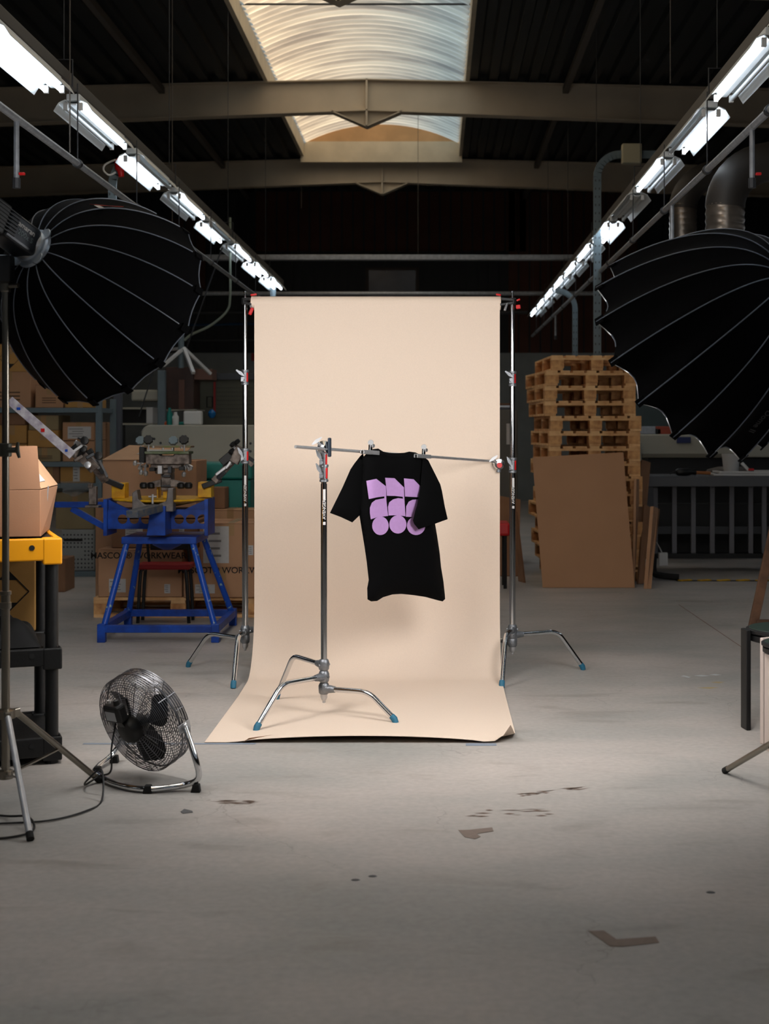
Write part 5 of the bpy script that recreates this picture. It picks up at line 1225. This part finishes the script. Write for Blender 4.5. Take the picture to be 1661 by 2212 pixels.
for k in range(2):
    a_ = P(1543+k*12, 0, 12.9); zz_ = zt+.012+k*.022
    b = MB()
    for (x0_, y0_, x1_, y1_) in ((0, 0, .62, 0), (0, .35, .62, .35), (0, 0, 0, .35), (.62, 0, .62, .35)): b.bar((a_.x+x0_, 12.86+y0_, zz_), (a_.x+x1_, 12.86+y1_, zz_), .035, .02)
    b.build('frame_bar', whitep, t, bev=.003)
MB().bar((P(1602, 0, 12.9).x, 12.9, zt+.12), (P(1617, 0, 12.9).x, 12.9, zt+.05), .03, .03).build('frame_clamp', whitep, t, bev=.006)
MB().box((P(1621, 0, 12.9).x, 12.88, zt+.06), (.05, .02, .02)).build('red_grip', redp, t)

# ------------------------------------------------------------------ right foreground stools and easel
seatg = mat('green_seat', (26, 44, 36), .6); blw = mat('black_stool_wood', (9, 9, 11), .5)
def stool(lb, cx_, cy_, zt_, R_, mleg, legang, th, two, inner=(), lw=.075):
    t = thing('round_stool', lb, 'stool', (cx_, cy_, 0))
    MB().lathe([(R_-.006, 0), (R_, .004), (R_, th-.004), (R_-.008, th)], (cx_, cy_, zt_-th), (0, 0, 1), 48).build('seat', blw, t, smooth=True, ang=30)
    MB().lathe([(R_-.014, 0), (R_-.016, .003)], (cx_, cy_, zt_+.0004), (0, 0, 1), 48).build('seat_pad', seatg, t, smooth=True, ang=30)
    MB().lathe([(R_-.012, 0), (R_-.006, .004), (R_-.006, two)], (cx_, cy_, zt_-th-two-.006), (0, 0, 1), 48).build('apron', blw, t, smooth=True, ang=30)
    for a_ in legang:
        d = V((math.cos(a_), math.sin(a_), 0)); q_ = a_ in inner; c_ = V((cx_, cy_, 0))+d*(R_+(.012 if not q_ else -.03)); h_ = zt_ if not q_ else zt_-th-two-.006
        MB().box((c_.x, c_.y, h_/2), (.022, lw, h_), a_).build('leg', mleg, t, bev=.004)
    return t
pale = mat('pale_pink_wood', (200, 184, 176), .6)
stool('round stool with dark green seat and black plank legs at the right edge', 1.60, 6.24, .447, .20, blw, [PI*1.04, PI*.45, -.2, -PI*.62+PI*.0], .02, .028)
stool('stool with black seat and pale pink plank legs at the right edge', 1.515, 5.80, .452, .150, pale, [PI*.67, PI*1.1, -.2], .018, .022, (PI*1.1,), .10)
t = thing('wooden_easel', 'brown wooden easel leg standing behind the green stool', 'easel', (2.6, 9.5, 0))
f1 = V((P(1624, 0, 9.2).x, 9.2, 0)); tp = P(1676, 1120, 9.5)
MB().bar(f1, f1+(tp-f1)*2.0, .058, .035, up=(0, 1, 0)).build('leg', oak, t, bev=.003)
f2 = V((f1.x+1.1, 9.2, 0)); top_ = f1+(tp-f1)*2.0
MB().bar(f2, top_+V((.10, 0, 0)), .045, .028, up=(0, 1, 0)).build('leg', oak, t, bev=.003)
MB().bar(V((f1.x+.55, 10.4, 0)), top_+V((.05, .03, 0)), .045, .028, up=(0, 1, 0)).build('rear_leg', oak, t, bev=.003)
zl = P(0, 1343, 9.2).z
MB().bar((f1.x+.03, 9.22, zl), (f2.x-.03, 9.22, zl), .05, .022).build('cross_rail', oak, t, bev=.003)

# ------------------------------------------------------------------ dim workshop equipment left of the backdrop
t = thing('rotary_arm_frame', 'white four-armed frame hanging on a pale pipe in the background', 'frame', P(391, 745, 14))
MB().cyl(P(391, 680, 14), P(391, 795, 14), .03, 14).build('pipe', steelb, t, smooth=True)
hb_ = P(397, 752, 14)
for px, py, Y in ((455, 808, 14.2), (418, 806, 13.7), (352, 790, 13.8), (368, 755, 14.3)): MB().bar(hb_, P(px, py, Y), .035, .03).build('arm', whitep, t, bev=.003)
t = thing('brown_machine', 'brown tinted machine panel beyond the press, tall and dim', 'machine', P(390, 1240, 14.6))
brn = mat('brown_panel', (78, 52, 42), .4, n=.5, ns=3, c2=(48, 30, 24))
MB().bb(P(357, 793, 14.3), P(418, 884, 14.3)+V((0, .4, 0))).build('tinted_cover', brn, t, bev=.006)
MB().bb(P(386, 820, 14.27), P(398, 884, 14.27)+V((0, .02, 0))).build('centre_strip', mat('brown_strip', (112, 76, 62), .5), t)
MB().bb(P(350, 884, 14.3), P(425, 887, 14.3)+V((0, .5, 0))).build('ledge', beige, t)
for px in (352, 423): MB().bb(P(px-2, 884, 14.4), V((P(px+2, 0, 14.4).x, 14.5, 0))).build('leg', darkst, t)
MB().bb(P(418, 797, 14.35), P(458, 820, 14.35)+V((0, .3, 0))).build('side_hood', mat('brown_strip', (112, 76, 62), .5), t)
t = thing('pegboard_wall', 'dim pegboard partition with hooks beyond the press', 'partition', P(470, 1240, 15))
MB().bb(P(415, 812, 15), V((P(640, 0, 15).x, 15.08, 0))).build('board', mat('peg_green', (84, 84, 72), .7, n=.08, ns=10), t)
MB().bb(P(415, 806, 14.97), P(640, 820, 14.97)+V((0, .12, 0))).build('top_rail', darkst, t)
b = MB()
for i in range(22):
    for j in range(8): b.box(P(466+i*4, 838+j*9, 14.995), (.008, .004, .008))
b.build('peg_holes', blackp, t)
b = MB(); q = [P(447, 857, 14.9), P(459, 857, 14.9), P(459, 880, 14.9), P(447, 880, 14.9)]
b.tube(q, .008, 6, closed=True); b.build('hook_frame', blackp, t)
tag(MB().bb(P(461, 825, 14.98), P(465.5, 896, 14.98)+V((0, .02, 0))).build('red_tube', mat('dim_red', (140, 20, 18), .5)), 'narrow red tube hanging on the pegboard', 'tube')
tag(MB().lathe([(.02, 0), (.04, .03), (.04, .06), (.015, .09)], P(457.5, 903, 14.7), (0, 0, 1), 14).build('blue_nozzle', mat('cyan_blue', (10, 110, 180), .4), smooth=True), 'small bright blue nozzle under the red tube', 'nozzle')
tag(MB().bb(P(543, 763, 25.5), P(556, 780, 25.5)+V((0, .03, 0))).build('red_sign', mat('dim_red', (140, 20, 18), .5)), 'small red sign on the back wall by the left stand', 'sign')
zled = P(0, 918, 12.6).z+.001
for k, (px, ww, hh, m_, nm, lb) in enumerate(((379, .055, .12, whitep, 'white_bottle', 'white bottle on the machine cabinet below the brown cover'), (365, .05, .16, teal, 'teal_bottle', 'teal bottle left of the white one on the cabinet'), (415, .12, .13, whitep, 'white_jug', 'white squarish jug right of the bottles on the cabinet'), (356, .04, .035, mat('orange_cap', (190, 80, 30), .5), 'orange_cap', 'small orange cap at the foot of the teal bottle'), (395, .16, .03, teal, 'green_tray', 'low green tray between bottle and jug'))):
    c = V((P(px, 0, 12.9).x, 12.9+(.03*k), zled))
    if k in (2, 4): o = MB().box(c+V((0, 0, hh/2)), (ww*1.4, .1, hh)).build(nm, m_, bev=.015)
    else: o = MB().lathe([(ww*.5, 0), (ww*.55, .01), (ww*.55, hh*.65), (ww*.3, hh*.8), (ww*.25, hh)], c, (0, 0, 1), 18).build(nm, m_, smooth=True, ang=40)
    tag(o, lb, nm.split('_')[1])
t = thing('white_machine', 'pale machine with shelves between steel shelving and pegboard', 'machine', P(310, 1240, 14))
MB().bb(P(283, 842, 14), P(346, 866, 14)+V((0, .5, 0))).build('upper_body', beige, t, bev=.02)
MB().bb(P(262, 880, 14), P(316, 884, 14)+V((0, .5, 0))).build('shelf_board', beige, t)
MB().bb(P(262, 884, 14.2), P(316, 915, 14.2)+V((0, .3, 0))).build('dark_bay', blackp, t)
MB().bb(P(316, 880, 14), P(330, 916, 14)+V((0, .5, 0))).build('side_panel', whitep, t, bev=.005)
MB().bb(P(262, 914, 14), P(330, 918, 14)+V((0, .5, 0))).build('lower_board', beige, t)
for px in (264, 328): MB().bb(P(px-2, 918, 14.1), V((P(px+2, 0, 14.1).x, 14.2, 0))).build('leg', darkst, t)
t = thing('corner_post', 'tall grey blue steel post right of the shelving unit', 'post', P(250, 1260, 13.2))
MB().bb(P(244, 820, 13.2), V((P(261, 0, 13.2).x, 13.28, 0))).build('profile', mat('post_grey', (88, 92, 102), .5, .2), t, bev=.005)
MB().bb(P(340, 800, 13.9), V((P(356, 0, 13.9).x, 13.98, 0))).build('profile', steelb, t, bev=.005)

# ------------------------------------------------------------------ marks lying on the floor
tp_ = mat('brown_tape', (128, 112, 102), .7, n=.1, ns=30)
def tapeL(pts, lb):
    o = MB().mesh([FL(*q)+V((0, 0, .0012)) for q in pts], [tuple(range(len(pts)))]).build('floor_tape', tp_, solid=.0006); tag(o, lb, 'tape')
tapeL([(990, 1794), (1016, 1793), (1063, 1788), (1066, 1796), (1030, 1802), (1038, 1808), (1026, 1813), (1004, 1809)], 'L-shaped brown tape mark near the middle of the floor')
tapeL([(1271, 2012), (1304, 2011), (1332, 2030), (1416, 2024), (1424, 2037), (1342, 2046), (1318, 2045)], 'larger L-shaped brown tape mark at the lower right of the floor')
o = MB().mesh([FL(*q)+V((0, 0, .0012)) for q in ((390, 1754), (398, 1748), (415, 1752), (417, 1756), (395, 1758))], [(0, 1, 2, 3, 4)]).build('floor_scrap', mat('grey_scrap', (84, 84, 86), .7), solid=.0006); tag(o, 'small dark scrap on the floor below the fan', 'scrap')
for (px, py, lb) in ((768, 1901, 'small dark fleck left of the floor centre'), (805, 1893, 'tiny dark fleck right of the larger one'), (1535, 1928, 'small dark fleck near the right side of the floor')):
    c = FL(px, py); o = MB().lathe([(.012, 0), (.009, .002)], c, (0, 0, 1), 8).build('floor_fleck', darkst); o.scale = (1.2, .8, 1); tag(o, lb, 'fleck')
stm = mat('rust_stain', (112, 92, 80), .7, n=.2, ns=40)
def stain(cx_, cy_, n, sx, sy, lb, rot=0):
    b = MB(); rnd = random.Random(cx_)
    for k in range(n):
        px = cx_+rnd.uniform(-sx, sx); py = cy_+(px-cx_)*rot+rnd.uniform(-sy, sy); c = FL(px, py)+V((0, 0, .0008)); L_ = rnd.uniform(.01, .05); w_ = rnd.uniform(.001, .005)
        b.mesh([c+V((-L_, 0, 0)), c+V((0, -w_*2, 0)), c+V((L_, L_*.5*(1 if rot < 0 else 0), 0)), c+V((0, w_*2, 0))], [(0, 1, 2, 3)])
    tag(b.build('floor_stain', stm), lb, 'stain', kind='stuff')
stain(508, 1733, 14, 36, 4, 'brownish scuffs on the floor left of centre')
stain(1180, 1712, 16, 70, 3, 'long brownish scuff lines right of centre', -.12)
stain(1100, 1755, 14, 90, 9, 'faint scuffs just above the small tape mark')

whm = mat('white_scuff', (196, 200, 202), .7)
b = MB()
for px, py, w_ in ((1478, 1461, .02), (1486, 1463, .015), (1516, 1460, .045), (1545, 1458, .035)):
    c = FL(px, py)+V((0, 0, .0008)); b.mesh([c+V((-w_, 0, 0)), c+V((0, -.02, 0)), c+V((w_, 0, 0)), c+V((0, .025, 0))], [(0, 1, 2, 3)])
tag(b.build('floor_stain', whm), 'white paint scuffs on the floor left of the green stool', 'stain', kind='stuff')
b = MB()
for px, py, w_ in ((1530, 1486, .06), (1550, 1474, .04)):
    c = FL(px, py)+V((0, 0, .0008)); b.mesh([c+V((-w_, 0, 0)), c+V((0, -.03, 0)), c+V((w_, .01, 0)), c+V((0, .02, 0))], [(0, 1, 2, 3)])
tag(b.build('floor_stain', mat('ochre_stain', (178, 160, 122), .7)), 'faint ochre stains on the floor below the white scuffs', 'stain', kind='stuff')
o = MB().bar(FL(1466, 1306)+V((0, 0, .0006)), FL(1602, 1398)+V((0, 0, .0006)), .006, .0008).build('floor_joint', mat('rusty_joint', (128, 104, 92), .8)); tag(o, 'thin rusty diagonal joint line in the floor left of the stools', 'joint')
o = MB().bar(FL(380, 1604)+V((0, 0, .0004)), FL(140, 1604)+V((0, 0, .0004)), .004, .0008); o.bm.free()
